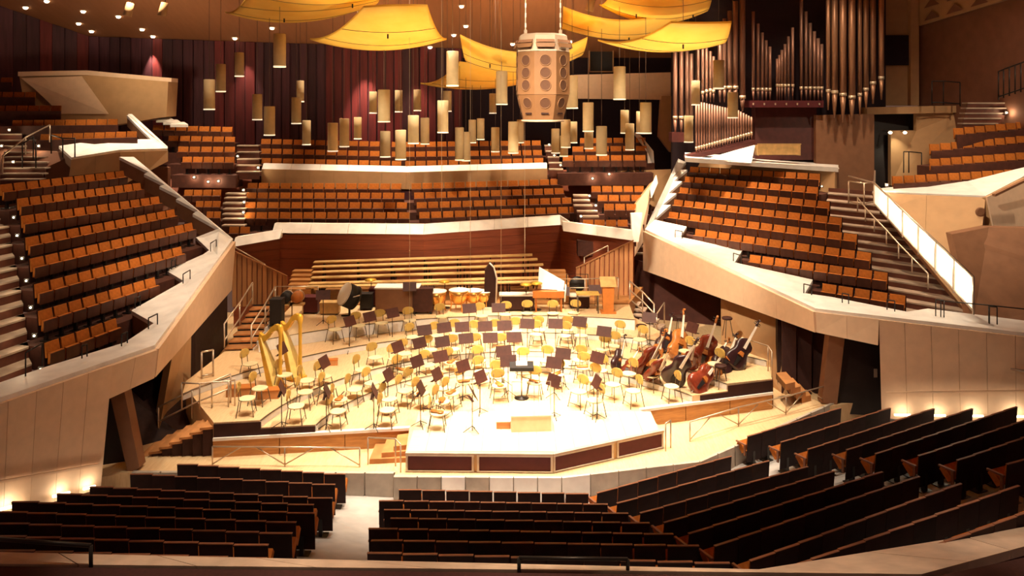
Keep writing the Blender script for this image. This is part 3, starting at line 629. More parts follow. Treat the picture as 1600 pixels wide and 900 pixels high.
struct('wall_organ_side', MB().prism([P(1275, 180, 38.0), P(1366, 178, 38.0), P(1366, 300, 37.2), P(1275, 300, 37.2)], V((0, .3, 0))), 'facade_brown', 'brown wooden wall between the organ and the lit doorway', 'wall')
struct('wall_door_side', MB().prism([P(1432, 176, 38.2), P(1500, 176, 37.6), P(1500, 290, 37.0), P(1392, 290, 38.0), P(1392, 204, 38.2), P(1432, 204, 38.2)], V((0, .3, 0))), 'facade_tan', 'tan wall right of the lit doorway', 'wall')
struct('door_3', MB().prism([P(1364, 178, 39), P(1434, 178, 39), P(1434, 292, 38.4), P(1364, 292, 38.4)], V((0, .2, 0))), 'door_dark', 'dark doorway lit by two small lamps at the upper right', 'door')
for j, x in enumerate((1391, 1414)):
    q = P(x, 207, 37.8)
    r_ = thing('spot_lamp', ['left', 'right'][j]+' one of the two small lamps above the upper right doorway', 'lamp', q)
    part('bracket', MB().tube([(0, .75, .05), (0, .05, .05), (0, 0, 0)], .02, 6), 'black_metal', r_)
    part('bulb', MB().lathe([(.001, -.08), (.07, -.05), (.09, 0), (.05, .05), (.001, .06)], 10), 'light_glow', r_)
q = P(1405, 208, 37.6); lamp('SPOT', q+V((0, -.1, .1)), 90, (1, .88, .6), q+V((0, .6, -1.4)), 80, .9, .05)

struct('trim_18', MB().prism([P(1104, 250, 36.2), P(1180, 227, 36.6), P(1174, 255, 36.0)], V((0, .4, 0))), 'marble', 'white triangular coping below the small organ pipes', 'trim')
# upper right gallery parapet
u0, u1, u2 = P(1363, 299, 29.6), P(1540, 306, 27.5), P(1625, 262, 30.0)
coping('trim_12', 'white stone coping of the upper right gallery',
       [[u0, lerp(u0, u1, .5), P(1450, 287, 30.9), P(1376, 294, 30.2)], [lerp(u0, u1, .5), u1, P(1512, 283, 30.2), P(1450, 287, 30.9)], [u1, u2, P(1625, 255, 30.8), P(1512, 283, 30.2)]], body='facade_brown', body_h=.4)
facade('wall_right_gallery', 'tan panelled front of the upper right gallery above the stairs', [u0+dn, u1+dn], [P(1380, 330, 28.8), P(1520, 500, 25.0)], [2], 'facade_tan', .06, 'facade_brown')
ang = facade('wall_right_angle', 'pale angled panel of the upper right gallery', [P(1540, 308, 27.4), P(1640, 262, 29.6)], [P(1550, 354, 27.2), P(1640, 354, 28.8)], [1], 'facade', .05)
part('trim_bar', MB().bar(P(1553, 305, 26.9), P(1605, 280, 27.6), .12, .08), 'facade_brown', ang)
struct('wall_right_lower', MB().prism([P(1488, 366, 26.2), P(1545, 355, 26.4), P(1700, 355, 25.8)+V((6, -2, 0)), P(1700, 530, 23.5)+V((6, -2, 0)), P(1520, 510, 24.6)], V((0, .4, 0))), 'facade_brown', 'brown panelled wall below the upper right gallery', 'wall')
sp = thing('wall_loudspeaker', 'small dark round loudspeaker in the upper right gallery front', 'loudspeaker', P(1531, 331, 26.9))
MX = Matrix.Rotation(PI/2, 3, 'X')
part('rim', MB().lathe([(.10, 0), (.16, 0), (.16, .06), (.10, .06)], 16, MX), 'facade_brown', sp); part('cone', MB().lathe([(.001, .0), (.11, .03)], 16, MX), 'black', sp)

# ---------------------------------------------------------------- ledge at the bottom of the picture, where the block behind begins
l0, l1, l2 = P(-60, 861, 11.5), P(1186, 889.5, 11.3), P(1640, 817, 13.6)
n0, n1, n2 = P(-60, 880, 11.15), P(1440, 897, 10.9), P(1640, 843, 12.6)
lp = []
for j in range(8): lp.append([lerp(l0, l1, j/8), lerp(l0, l1, (j+1)/8-.002), lerp(n0, n1, (j+1)/8-.002), lerp(n0, n1, j/8)])
for j in range(3): lp.append([lerp(l1, l2, j/3), lerp(l1, l2, (j+1)/3-.003), lerp(n1, n2, (j+1)/3-.003), lerp(n1, n2, j/3)])
coping('trim_13', 'pinkish stone ledge running along the bottom of the picture', lp, 'ledge_stone', .14, body='carpet', body_h=.8)
struct('floor_front', MB().prism([P(-80, 884, 11.1), P(1450, 903, 10.85), P(1700, 850, 12.4), V((14, 6, 2.0)), V((-14, 6, 2.0))], (0, 0, -.2)), 'carpet', 'dark red carpet behind the bottom ledge', 'floor')
# ================================================================= SEATS
def prof(pts, w):                          # side profile (y, z) extruded across x
    return MB().prism([V((-w/2, y, z)) for y, z in pts], (w, 0, 0))
SW = .50
seat_m = {
    'back_shell': prof([(-.035, .14), (-.02, .14), (-.03, .40), (-.065, .86), (-.085, .855), (-.05, .40)], SW*.95).mesh('back_shell', 'seat_back_shell'),
    'back_cushion': prof([(-.028, .46), (.030, .47), (.020, .60), (-.030, .84), (-.06, .84)], SW*.86).mesh('back_cushion', 'upholstery'),
    'top_trim': prof([(-.090, .856), (-.040, .856), (-.040, .868), (-.090, .868)], SW*.97).mesh('top_trim', 'seat_trim'),
    'seat_cushion': prof([(.05, .31), (.13, .31), (.145, .59), (.075, .60)], SW*.88).mesh('seat_cushion', 'upholstery'),
    'seat_tilted': prof([(.05, .40), (.16, .31), (.36, .52), (.27, .62)], SW*.86).mesh('seat_cushion', 'upholstery'),
    'armrest': MB().box((-SW*.47, .17, .60), (.045, .36, .035)).box((-SW*.47, .04, .45), (.03, .06, .30)).mesh('armrest', 'seat_trim'),
    'seat_shell': prof([(.132, .28), (.152, .28), (.168, .585), (.148, .585)], SW*.92).mesh('seat_shell', 'seat_shell'),
    'pedestal': MB().box((0, .0, .22), (.07, .10, .40)).box((0, .03, .012), (.26, .24, .024)).mesh('pedestal', 'black_metal'),
    'backrest': prof([(-.045, .40), (.03, .46), (.02, .60), (-.03, .86), (-.08, .86)], SW*.86).mesh('backrest', 'upholstery'),
    'seat': prof([(.05, .29), (.15, .28), (.165, .585), (.07, .60)], SW*.92).mesh('seat', 'seat_shell'),
}
styles = {'stalls': ('back_shell', 'top_trim', 'back_cushion', 'seat_tilted', 'armrest', 'pedestal'), 'terrace': ('back_shell', 'back_cushion', 'seat_cushion', 'seat_shell', 'pedestal'),
          'mid': ('backrest', 'seat', 'pedestal'), 'far': ('backrest', 'seat', 'pedestal')}
names = {'stalls': 'stalls_chair', 'terrace': 'terrace_chair', 'mid': 'terrace_chair', 'far': 'gallery_chair'}
front = {'left terrace': 'the stairs', 'right terrace': 'left'}
def row_label(r, j):
    bl = r['block']
    if r['style'] == 'stalls':
        return f"dark-backed stalls seat, {ordw(j)} from left, {ordw(r['i'])} row from the platform, {bl}"
    if bl in front:
        return f"orange-brown folding seat, {ordw(j)} from {front[bl]}, {ordw(r['i'])} row up, {bl}"
    return f"brown folding seat, {ordw(j)} from left, {ordw(r['i'])} row up, {bl}"
for r in ROWS:
    a, b, n = r['a'], r['b'], r['n']; t = b-a; L = t.length; t.z = 0; t.normalize()
    f = V((-t.y, t.x, 0)) if r['away'] > 0 else V((t.y, -t.x, 0))
    ang = face_angle(f)
    if r['style'] == 'stalls':
        ang = 0.0+.0*ang if r['turn'] == 1 else ang*r['turn']
    for j in range(n):
        p = flr(lerp(a, b, (j+.5)/n))
        if r['style'] == 'stalls':
            pass
        o = thing(names[r['style']], row_label(r, j), 'seat', p, ang+random.uniform(-.012, .012), group='folding seats of the '+r['block'])
        o.scale = (L/n/SW*.99, 1, 1)
        for nm in styles[r['style']]:
            if nm != 'armrest' or j == 0: ob('seat_cushion' if nm == 'seat_tilted' else nm, seat_m[nm], o)

# ================================================================= STAIRS, STEP LIGHTS, RAILS
def stairs(name, label, pts, side, width, m_t='step_stone', m_r='step_riser', group=None):
    """pts: middle of the inner end of each tread from the lowest up; side: unit vector across the flight"""
    r_ = thing(name, label, 'stairs', pts[0]-V((0, 0, .2)), group=group)
    for p, q in zip(pts[:-1], pts[1:]):
        run = q-p; dz = run.z; run.z = 0
        if run.length < .02: run = V((0, .25, 0))
        A_, B_ = p, p+side*width
        wpart('tread', MB().prism([A_, B_, B_+run*1.12, A_+run*1.12], (0, 0, -.05)), m_t, r_)
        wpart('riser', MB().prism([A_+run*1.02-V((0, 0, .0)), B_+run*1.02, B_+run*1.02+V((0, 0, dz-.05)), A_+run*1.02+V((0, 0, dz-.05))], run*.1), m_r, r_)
    return r_
def block_rows(bl): return sorted([r for r in ROWS if r['block'] == bl], key=lambda r: r['i'])
lr = block_rows('left terrace'); rr = block_rows('right terrace')
def flight(rows, end, sgn, gap, k=3, extra=1):
    pts = []
    base = [flr(r[end])+sgn*(r['b']-r['a']).normalized()*gap for r in rows]
    for p, q in zip(base[:-1], base[1:]):
        for h in range(k): pts.append(lerp(p, q, h/k))
    pts.append(base[-1]); d = (base[-1]-base[-2])/k
    for e in range(extra): pts.append(pts[-1]+d)
    d0 = (base[1]-base[0])/k
    return [pts[0]-d0*2, pts[0]-d0]+pts
sidel = -(lr[3]['b']-lr[3]['a']).normalized(); sidel.z = 0
sider = (rr[3]['b']-rr[3]['a']).normalized(); sider.z = 0
stairs('terrace_stairs', 'stone stairs climbing at the left edge beside the left terrace', flight(lr, 'a', -1, .3, 2, 4), sidel, 2.2)
stairs('terrace_stairs', 'stone stairs beside the right terrace below the glass balustrade', flight(rr, 'b', 1, .3, 2, 1), sider, 3.0)
def px_steps(label, lst):
    """lst: x0, x1, y, d of each tread edge from the lowest up"""
    r_ = thing('gallery_steps', label, 'steps', P((lst[0][0]+lst[0][1])/2, lst[0][2]+3, lst[0][3]))
    for (x0, x1, y, d) in lst:
        a, b = P(x0, y, d), P(x1, y, d)
        wpart('tread', MB().prism([a, b, b+V((0, .45, 0)), a+V((0, .45, 0))], (0, 0, -.06)), 'step_stone', r_)
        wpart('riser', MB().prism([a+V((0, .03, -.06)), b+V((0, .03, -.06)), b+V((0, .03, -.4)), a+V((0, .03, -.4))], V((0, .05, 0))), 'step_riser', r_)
px_steps('short steps between the small left block and the middle terrace', [(346, 381, 352, 36.1), (347, 381, 342, 36.5), (347, 382, 334, 37), (348, 383, 326, 37.4), (348, 383, 317, 37.9), (350, 384, 309, 38.4), (352, 384, 302, 38.9)])
px_steps('short steps left of the upper middle gallery', [(369, 405, 268, 39.8), (369, 405, 258, 40.2), (370, 405, 248, 40.8), (370, 405, 237, 41.4), (370, 404, 227, 42)])
px_steps('short steps right of the middle terrace', [(906, 936, 338, 36.2), (902, 934, 330, 36.6), (897, 926, 321, 37.1), (896, 922, 313, 37.6), (896, 920, 305, 38.1)])
px_steps('short steps right of the upper middle gallery', [(858, 880, 264, 40.6), (858, 878, 254, 41), (856, 874, 245, 41.6), (853, 870, 236, 42.2), (851, 866, 227, 42.7)])
px_steps('narrow steps behind the front corner of the right terrace', [(991, 1008, 396, 36.0), (992, 1009, 385, 36.3), (993, 1010, 372, 36.6), (995, 1011, 362, 36.9), (997, 1012, 352, 37.2)])
px_steps('steps at the left edge up to the upper left gallery', [(0, 62, 280, 33.0), (0, 66, 271, 33.4), (2, 70, 262, 33.8), (4, 74, 253, 34.2), (6, 78, 245, 34.6), (6, 80, 237, 35), (-8, 72, 228, 35.5), (-8, 48, 219, 36), (-8, 34, 209, 36.5), (-8, 24, 199, 37)])
px_steps('dim steps climbing at the upper right behind the gallery seats', [(1505, 1560, 192, 34.2), (1506, 1565, 184, 34.3), (1508, 1570, 176, 34.4), (1510, 1575, 168, 34.5), (1512, 1582, 160, 34.6)])
def step_light(label, p, pw=13.0, d=V((0, -.12, 0))):
    r_ = thing('step_light', label, 'step light', p, group='small step lights')
    part('housing', MB().box((0, .03, 0), (.14, .06, .12)), 'black_metal', r_)
    part('bulb', MB().lathe([(.001, -.03), (.025, -.02), (.030, .0), (.025, .02), (.001, .04)], 8, Matrix.Rotation(PI/2, 3, 'X')), 'light_glow', r_)
    lamp('POINT', p+d, pw, (1, .78, .48), radius=.05)
for j in range(8):
    r = lr[j]; t = (r['b']-r['a']).normalized()
    step_light(f'step light at the stair end of the {ordw(j)} row up, left terrace', flr(r['a'])-t*.18+V((.1, -.1, .28)), 6.0, V((-.12, -.3, .05)))
for (px, py, d, lb) in [(303, 277, 39.33, 'single step light below the small upper left gallery'), (325, 284, 39.33, 'left bright step light on the red-brown wall'), (341, 283, 39.33, 'right bright step light on the red-brown wall'),
                        (380, 297, 38.8, 'top step light left of the middle terrace'), (381, 316, 37.6, 'middle step light left of the middle terrace'), (380, 332, 36.8, 'lowest step light left of the middle terrace'),
                        (371, 244, 40.6, 'upper step light left of the upper middle gallery'), (403, 262, 40.0, 'lower step light left of the upper middle gallery'), (858, 226, 42.5, 'top step light right of the upper middle gallery'),
                        (866, 243, 41.2, 'middle step light right of the upper middle gallery'), (876, 258, 40.4, 'lowest step light right of the upper middle gallery'), (926, 279, 40.33, 'left step light on the wall behind the small right block'),
                        (952, 272, 40.33, 'right step light on the wall behind the small right block'), (921, 306, 38.0, 'top step light right of the middle terrace'), (931, 321, 37.2, 'middle step light right of the middle terrace'),
                        (908, 338, 35.9, 'lowest step light right of the middle terrace'), (14, 203, 36.2, 'topmost step light at the upper left edge'), (60, 228, 34.9, 'step light beside the front row of the upper left gallery'),
                        (20, 253, 33.5, 'lowest step light at the upper left edge'), (2, 228, 35.2, 'step light cut by the left frame edge'), (1573, 176, 34.3, 'glowing step light at the upper right steps'), (1386, 289, 29.4, 'tiny step light at the upper right parapet')]:
    step_light(lb, P(px, py, d))
# cream block with a lit face at the stair end of the top row, right terrace
facade('wall_right_block', 'cream block with a lit face behind the top row of the right terrace', [P(1070, 250, 40.5), P(1305, 262, 36.0)], [P(1070, 262, 40.4), P(1305, 303, 35.6)], [4], 'facade_tan', .05)
strip('trim_14', 'white coping behind the top row of the right terrace', [P(1070, 254, 40.4), P(1312, 264, 35.9)], .16, .5)
step_light('step light on the cream block behind the right terrace', P(1284, 291, 35.0), 10, V((.3, -.3, .1)))

def rail(label, posts, h, bars=(1.0,), m='steel', r=.025, name='handrail', braces=()):
    r_ = thing(name, label, 'railing', posts[0])
    for p in posts: wpart('post', MB().tube([p, p+V((0, 0, h))], r, 6), m, r_)
    for f_ in bars: wpart('bar', MB().tube([p+V((0, 0, h*f_)) for p in posts], r, 6), m, r_)
    for a, b in braces: wpart('brace', MB().tube([a, b], r*.8, 6), m, r_)
    return r_
# glass balustrade of the right stairs
gb = thing('glass_balustrade', 'balustrade of backlit white glass panes beside the right terrace stairs', 'balustrade', P(1520, 485, 23.4))
ga, gz = P(1366, 318, 29.0), P(1521, 486, 23.4)
for j in range(6):
    t0, t1 = j/6+.008, (j+1)/6-.008
    a, b = lerp(ga, gz, t0), lerp(ga, gz, t1); hh = lerp(.72, .95, (j+.5)/6)
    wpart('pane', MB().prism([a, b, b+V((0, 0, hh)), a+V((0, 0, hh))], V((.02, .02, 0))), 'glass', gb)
for j in range(7):
    a = lerp(ga, gz, j/6); wpart('post', MB().bar(a-V((0, 0, .1)), a+V((0, 0, lerp(.7, 1.0, j/6))), .05), 'steel', gb)
wpart('handrail', MB().tube([P(1326, 275, 30.5)+V((0, 0, 0)), ga+V((0, 0, .74)), gz+V((0, 0, 1.0))], .035, 8), 'steel', gb)
wpart('lower_rail', MB().tube([ga, gz], .03, 8), 'steel', gb)
for j in range(5):
    q = lerp(ga, gz, (j+.5)/5); lamp('POINT', q+V((-.35, -.25, .35)), 14, (1, .86, .62), radius=.1)
rail('pale metal railing at the head of the right terrace stairs', [P(1326, 318, 30.4), P(1350, 322, 30.0), P(1366, 318, 31.0), P(1367, 300, 32.0)], .85, (1.0, .1), 'steel', .03)
rail('pale metal balusters on the right terrace stairs', [P(1340, 330, 29.6), P(1352, 346, 29.0), P(1366, 362, 28.4), P(1385, 382, 27.6), P(1404, 404, 26.9), P(1425, 426, 26.2), P(1450, 452, 25.4)], .5, (1.0,), 'steel', .025)
# little black rails along the copings
crail = [('beside the bottom left stairs', P(40, 588, 18.6), P(66, 572, 19.2), .55), ('on the left coping before the front row', P(128, 560, 19.5), P(136, 557, 19.6), .3), ('on the left coping, near end of the front row', P(190, 541, 20.6), P(199, 536, 20.9), .3),
         ('on the first notch of the left coping', P(232, 514, 22.0), P(246, 507, 22.4), .3), ('on the left coping beside the second row', P(211, 482, 23.6), P(219, 478, 23.9), .3), ('on the second notch of the left coping', P(286, 443, 25.8), P(297, 436, 26.4), .3),
         ('on the third notch of the left coping', P(329, 393, 29.0), P(338, 387, 29.6), .3), ('on the left coping beside the third row', P(268, 421, 27.3), P(274, 418, 27.6), .3)]
for lb, a, b, h in crail: rail('small black rail '+lb, [a, b], h, (1.0,), 'black_metal', .018, 'coping_rail')
for lb, a, b, h in [('on the right coping notch nearest the stage tip', P(1055, 371, 33.4), P(1066, 373, 33.0), .3), ('on the middle notch of the right coping', P(1146, 408, 30.0), P(1158, 412, 29.6), .3), ('on the front notch of the right coping', P(1256, 458, 26.0), P(1268, 461, 25.7), .3),
                    ('on the right coping before the front row', P(1316, 473, 25.2), P(1326, 475, 25.0), .3), ('on the right coping at the end of the front row', P(1386, 486, 24.8), P(1398, 488, 24.6), .35),
                    ('on the right coping below the stairs', P(1462, 494, 24.0), P(1475, 496, 23.9), .5), ('at the right frame edge on the coping', P(1546, 506, 23.0), P(1558, 507, 22.9), .5)]:
    rail('small black rail '+lb, [a, b], h, (1.0,), 'black_metal', .018, 'coping_rail')
rail('long dark handrail along the right coping beside the stairs foot', [P(1470, 497, 24.0), P(1545, 505, 23.1), P(1620, 514, 22.4)], .52, (1.0,), 'black_metal', .018)
rail('thin black handrail above the bottom ledge at the left', [P(-40, 880, 11.2), P(142, 893, 11.1)], .36, (1.0,), 'black_metal', .03)
rail('thin black handrail above the bottom ledge in the middle', [P(811, 899, 11.0), P(981, 901, 11.0)], .24, (1.0,), 'black_metal', .026)
rail('dark railing on the ledge above the lit doorway', [P(1456, 164, 37.0), P(1474, 164, 37), P(1500, 166, 36.8)], 1.1, (1.0, .1), 'black_metal', .03)
rail('dark railing climbing at the right frame edge', [P(1560, 156, 34), P(1568, 153, 33.7), P(1577, 150, 33.4), P(1586, 147, 33.2), P(1595, 144, 33.0), P(1604, 141, 32.8)], 1.2, (1.0, .1), 'black_metal', .03)
rail('thin dark railing before the lit doorway', [P(1412, 270, 34), P(1420, 270, 34), P(1440, 272, 34)], .9, (1.0,), 'black_metal', .025)
rail('dark rail at the steps of the upper left gallery', [P(35, 262, 33.6), P(52, 250, 34.2), P(56, 262, 33.8)], 1.0, (1.0,), 'black_metal', .03)
rail('pale handrail sloping down at the upper left edge', [P(4, 272, 33), P(40, 242, 34.2), P(78, 222, 35.2)], .75, (1.0,), 'steel', .03)
rail('dark rail beside the upper left gallery coping', [P(80, 240, 34.2), P(98, 246, 33.5), P(117, 246, 33.4)], .8, (1.0,), 'black_metal', .03)

# rails and stairs around the stage
def fz(px, py): return PZ(px, py, -.5)
for lb, posts in [('pale metal rail with diagonal braces along the passage left of the apron', [fz(332, 728), fz(445, 729), fz(562, 730)])]:
    h = .5; br = []
    for a, b in zip(posts[:-1], posts[1:]):
        m_ = lerp(a, b, .5)
        br += [(a+V((0, 0, .05)), lerp(a, b, .4)+V((0, 0, h))), (b+V((0, 0, .05)), lerp(a, b, .6)+V((0, 0, h)))]
    rail(lb, posts, h, (1.0,), 'steel', .02, braces=br)
po = [fz(1078, 690), fz(1154, 666), fz(1228, 648), fz(1292, 630)]
br = []
for a, b in zip(po[:-1], po[1:]): br += [(a+V((0, 0, .05)), lerp(a, b, .4)+V((0, 0, .5))), (b+V((0, 0, .05)), lerp(a, b, .6)+V((0, 0, .5)))]
rail('pale metal rail with diagonal braces along the passage right of the apron', po, .55, (1.0,), 'steel', .02, braces=br)
rail('thin upright rail at the left steps of the apron', [fz(626, 738), fz(618, 728), fz(575, 726)], .7, (1.0,), 'steel', .02)
rail('thin upright rail at the right corner of the apron', [fz(1040, 705), fz(1048, 700)], .75, (1.0,), 'steel', .02)
# wooden steps: left of the platform down to the passage, left and right of the apron
ws = thing('wooden_stairs', 'dark stairs with orange wooden treads left of the platform', 'stairs', V((-8.6, 21.8, -.5)))
for j in range(7):
    z = .4-.128*(j+1); x0 = -7.92-.27*j
    wpart('tread', MB().prism([V((x0, 21.25, z)), V((x0-.34, 21.15, z)), V((x0-.34, 22.3, z)), V((x0, 22.4, z))], (0, 0, -.06)), 'step_wood', ws)
    wpart('side', MB().prism([V((x0, 21.27, z-.06)), V((x0-.27, 21.19, z-.06)), V((x0-.27, 21.19, -.5)), V((x0, 21.27, -.5))], V((0, .04, 0))), 'dark_panel', ws)
rail('pale handrail of the dark stairs left of the platform', [V((-9.9, 22.4, -.45)), V((-9.0, 22.5, 0)), V((-7.95, 22.6, .42))], .8, (1.0, .5), 'steel', .025)
rail('pale hoop rail on the wooden floor at the far left of the platform', [on_stage(315, 592, 0), on_stage(333, 588, 0)], .8, (1.0, .1), 'steel', .03)
rail('pale railing along the left edge of the platform', [on_stage(270, 640, 0)+V((.25, 0, .02)), on_stage(312, 640, 0), on_stage(331, 638, 0), on_stage(357, 636, 0), on_stage(367, 634, 0)], .72, (1.0,), 'steel', .022)
as_ = thing('apron_steps', 'orange wooden steps at the left side of the apron', 'steps', V((-3.2, 21.2, -.5)))
for j in range(3):
    z = -.5+.125*(j+1)
    wpart('step', MB().prism([V((-3.7+.3*j, 20.75+.1*j, z)), V((-2.76, 20.85+.1*j, z)), V((-2.76, 21.8, z)), V((-3.7+.3*j, 21.7, z))], (0, 0, -.124)), 'step_wood', as_)
rs = thing('wooden_steps', 'reddish wooden steps at the right end of the platform', 'steps', V((8.6, 24.9, -.5)))
for j in range(4):
    z = .25-.19*j; x0 = 8.5+.22*j
    wpart('step', MB().prism([V((x0-.1, 24.55+.15*j, z)), V((x0+.26, 24.75+.15*j, z)), V((x0+.3, 25.7, z)), V((x0-.06, 25.6, z))], (0, 0, -.19)), 'step_wood', rs)
rail('pale hoop rail beside the basses at the right end of the platform', [on_stage(1149, 570, 0), on_stage(1160, 566, 0), on_stage(1200, 580, 0), on_stage(1206, 590, 0)], .8, (1.0,), 'steel', .02)
# back stairs of the platform with steel rails
bs = thing('stage_stairs', 'dark open stairs with orange treads at the back left of the platform', 'stairs', V((-9.1, 27, .6)))
for j in range(7):
    z = .70+.11*j; y = 26.7+.42*j
    wpart('tread', MB().prism([V((-9.6, y, z)), V((-8.7, y+.1, z)), V((-8.7, y+.55, z)), V((-9.6, y+.45, z))], (0, 0, -.05)), 'step_wood', bs)
    wpart('riser', MB().prism([V((-9.6, y+.44, z)), V((-8.72, y+.54, z)), V((-8.72, y+.54, z+.06)), V((-9.6, y+.44, z+.06))], V((0, .02, 0))), 'black', bs)
    wpart('cheek', MB().prism([V((-8.68, y+.1, z-.03)), V((-8.68, y+.53, z-.03)), V((-8.68, y+.53, .6)), V((-8.68, y+.1, .6))], V((.05, 0, 0))), 'riser_white', bs)
rail('pale outer handrail of the back left platform stairs', [V((-9.6, 26.7, .72)), V((-9.6, 28.2, 1.05)), V((-9.6, 29.6, 1.45))], .8, (1.0, .3), 'steel', .028)
rail('pale inner handrail of the back left platform stairs', [V((-8.7, 26.7, .72)), V((-8.7, 28.2, 1.05)), V((-8.7, 29.4, 1.40))], .75, (1.0, .4), 'steel', .028)
rs2 = thing('stage_stairs', 'dark stairs with steel rails at the back right of the platform', 'stairs', P(1010, 520, 30.5))
for j in range(6):
    a = P(1046-j*9.5, 522-j*9, 30.4+j*.42)
    wpart('tread', MB().prism([a, a+V((-.7, .3, 0)), a+V((-.5, .9, 0)), a+V((.2, .6, 0))], (0, 0, -.06)), 'step_stone', rs2)
    wpart('riser', MB().prism([a+V((.0, .05, -.06)), a+V((-.7, .35, -.06)), a+V((-.7, .35, -.35)), a+V((0, .05, -.35))], V((0, .05, 0))), 'dark_panel', rs2)
rail('steel handrail sloping down at the back right of the platform', [P(984, 486, 32.0), P(1004, 504, 31.3), P(1022, 524, 30.6)], 1.2, (1.0, .7, .4), 'steel', .028)
rail('second steel handrail at the back right platform stairs', [P(1026, 524, 30.4), P(1038, 505, 31.2)], .8, (1.0,), 'steel', .028)

# slatted balustrades
def slatted(label, a_t, b_t, a_b, b_b, n):
    r_ = thing('slatted_balustrade', label, 'balustrade', lerp(a_b, b_b, .5))
    for j in range(n):
        p, q = (j+.12)/n, (j+.88)/n
        wpart('slat', MB().prism([lerp(a_t, b_t, p), lerp(a_t, b_t, q), lerp(a_b, b_b, q), lerp(a_b, b_b, p)], V((0, .05, 0))), 'slat_wood', r_)
    wpart('backing', MB().prism([a_t+V((0, .06, -.03)), b_t+V((0, .06, -.03)), b_b+V((0, .06, 0)), a_b+V((0, .06, 0))], V((0, .03, 0))), 'red_wood', r_)
    wpart('handrail', MB().bar(a_t+V((0, -.02, .04)), b_t+V((0, -.02, .04)), .07, .05), 'slat_wood', r_)
slatted('slatted wooden balustrade at the back left of the platform', P(362, 392, 31.6), P(449, 433, 32.0), P(362, 480, 31.6), P(449, 476, 32.0), 11)
slatted('slatted wooden balustrade at the back right of the platform', P(900, 420, 33.0), P(990, 377, 32.6), P(898, 478, 33.0), P(990, 480, 32.6), 12)
rail('thin handrail above the right slatted balustrade', [P(913, 402, 33.15)-V((0, 0, .7)), P(950, 384, 33.0)-V((0, 0, .7))], .7, (1.0,), 'steel', .025)
rail('thin handrail above the left slatted balustrade', [P(366, 386, 31.8)-V((0, 0, .7)), P(414, 413, 32.0)-V((0, 0, .7))], .7, (1.0,), 'steel', .025)
# back platform of orange wood with low rail
part('back_platform', MB().prism([V((-9.2, 31.2, 1.05)), V((4.6, 31.4, 1.05)), V((5.6, 34.2, 1.05)), V((-9.4, 34.6, 1.05))], (0, 0, -1.5)), 'orange_wood', floor1)
rail('low pale rail across the back of the platform at the left', [P(430, 478, 30.9), P(455, 478, 30.9), P(497, 478, 30.9)], .75, (1.0, .5), 'steel', .02)
rail('low pale rail across the back of the platform at the right', [P(872, 470, 31.2), P(914, 470, 31.2), P(966, 468, 31.2)], .85, (1.0, .6), 'steel', .02)
# orange wooden steps at both ends of the choir benches
for lb, x0, x1 in (('orange wooden steps left of the choir benches', 448, 486), ('orange wooden steps right of the choir benches', 862, 900)):
    r_ = thing('choir_steps', lb, 'steps', V((P((x0+x1)/2, 448, 32).x, 31.7, 1.05)))
    for j in range(5):
        a, b = P(x0+j*2 if x0 < 800 else x0-j*2, 452-j*7, 31.5+j*.45), P(x1 if x0 < 800 else x1-j*4, 452-j*7, 31.5+j*.45)
        wpart('step', MB().prism([a, b, b+V((0, .45, 0)), a+V((0, .45, 0))], (0, 0, -max(.1, a.z-1.05))), 'orange_wood', r_)
# choir benches
bl_ = [((477, 449), (872, 440), 31.5, 1.40), ((482, 443.5), (866, 434), 31.9, 1.5), ((485, 434.5), (857, 423), 32.3, 1.62), ((487, 426), (849, 414), 32.7, 1.74), ((487, 417.5), (840, 405.5), 33.1, 1.86), ((489, 410), (832, 398.5), 33.5, 1.98)]
for i, (a, b, d, zf) in enumerate(bl_):
    A_, B_ = P(*a, d), P(*b, d+.55)
    r_ = thing('choir_bench', f'{ordw(i)} long wooden choir bench counted up from the percussion', 'bench', V((lerp(A_, B_, .5).x, d, 1.05)), group='choir benches behind the platform')
    for k_ in range(2):
        wpart('plank', MB().prism([A_+V((0, .19*k_, 0)), B_+V((0, .19*k_, 0)), B_+V((0, .17+.19*k_, 0)), A_+V((0, .17+.19*k_, 0))], (0, 0, -.045)), 'bench_wood', r_)
    for k_ in range(7):
        q = lerp(A_, B_, (k_+.3)/6.6)
        wpart('leg', MB().prism([q+V((0, .05, -.045)), q+V((0, .3, -.045)), V((q.x, q.y+.3, 1.05)), V((q.x, q.y+.05, 1.05))], V((.05, 0, 0))), 'dark_wood', r_)
# ================================================================= HANGING THINGS
LAMPS = [(327, 124, 170, 17), (345, 100, 142, 15), (374, 82, 118, 14), (437, 53, 103, 19), (402, 147, 186, 15), (421, 166, 210, 17), (469, 126, 158, 12), (463, 152, 192, 15), (479, 188, 225, 13),
         (520, 192, 235, 16), (538, 185, 228, 15), (559, 183, 216, 12), (583, 143, 176, 12), (600, 140, 189, 19), (623, 141, 174, 12), (652, 140, 172, 12), (646, 180, 223, 17), (664, 184, 224, 14), (602, 205, 244, 16),
         (626, 203, 248, 17), (707, 80, 133, 19), (699, 142, 173, 13), (692, 157, 206, 17), (718, 199, 249, 14), (728, 206, 250, 13), (738, 187, 222, 12), (751, 185, 217, 12), (774, 199, 236, 13), (784, 111, 162, 18),
         (770, 146, 176, 11), (802, 190, 238, 16), (813, 187, 222, 11), (868, 201, 238, 13), (884, 187, 229, 15), (896, 190, 222, 12), (881, 212, 243, 13), (919, 160, 204, 17), (920, 205, 231, 14), (940, 197, 241, 17),
         (894, 118, 168, 18), (968, 104, 154, 19), (976, 172, 207, 13), (984, 193, 233, 14), (999, 174, 207, 10), (1009, 160, 207, 18), (1123, 94, 137, 17), (1087, 126, 163, 13), (1145, 144, 183, 16), (1076, 181, 221, 14)]
LAMPS.sort()
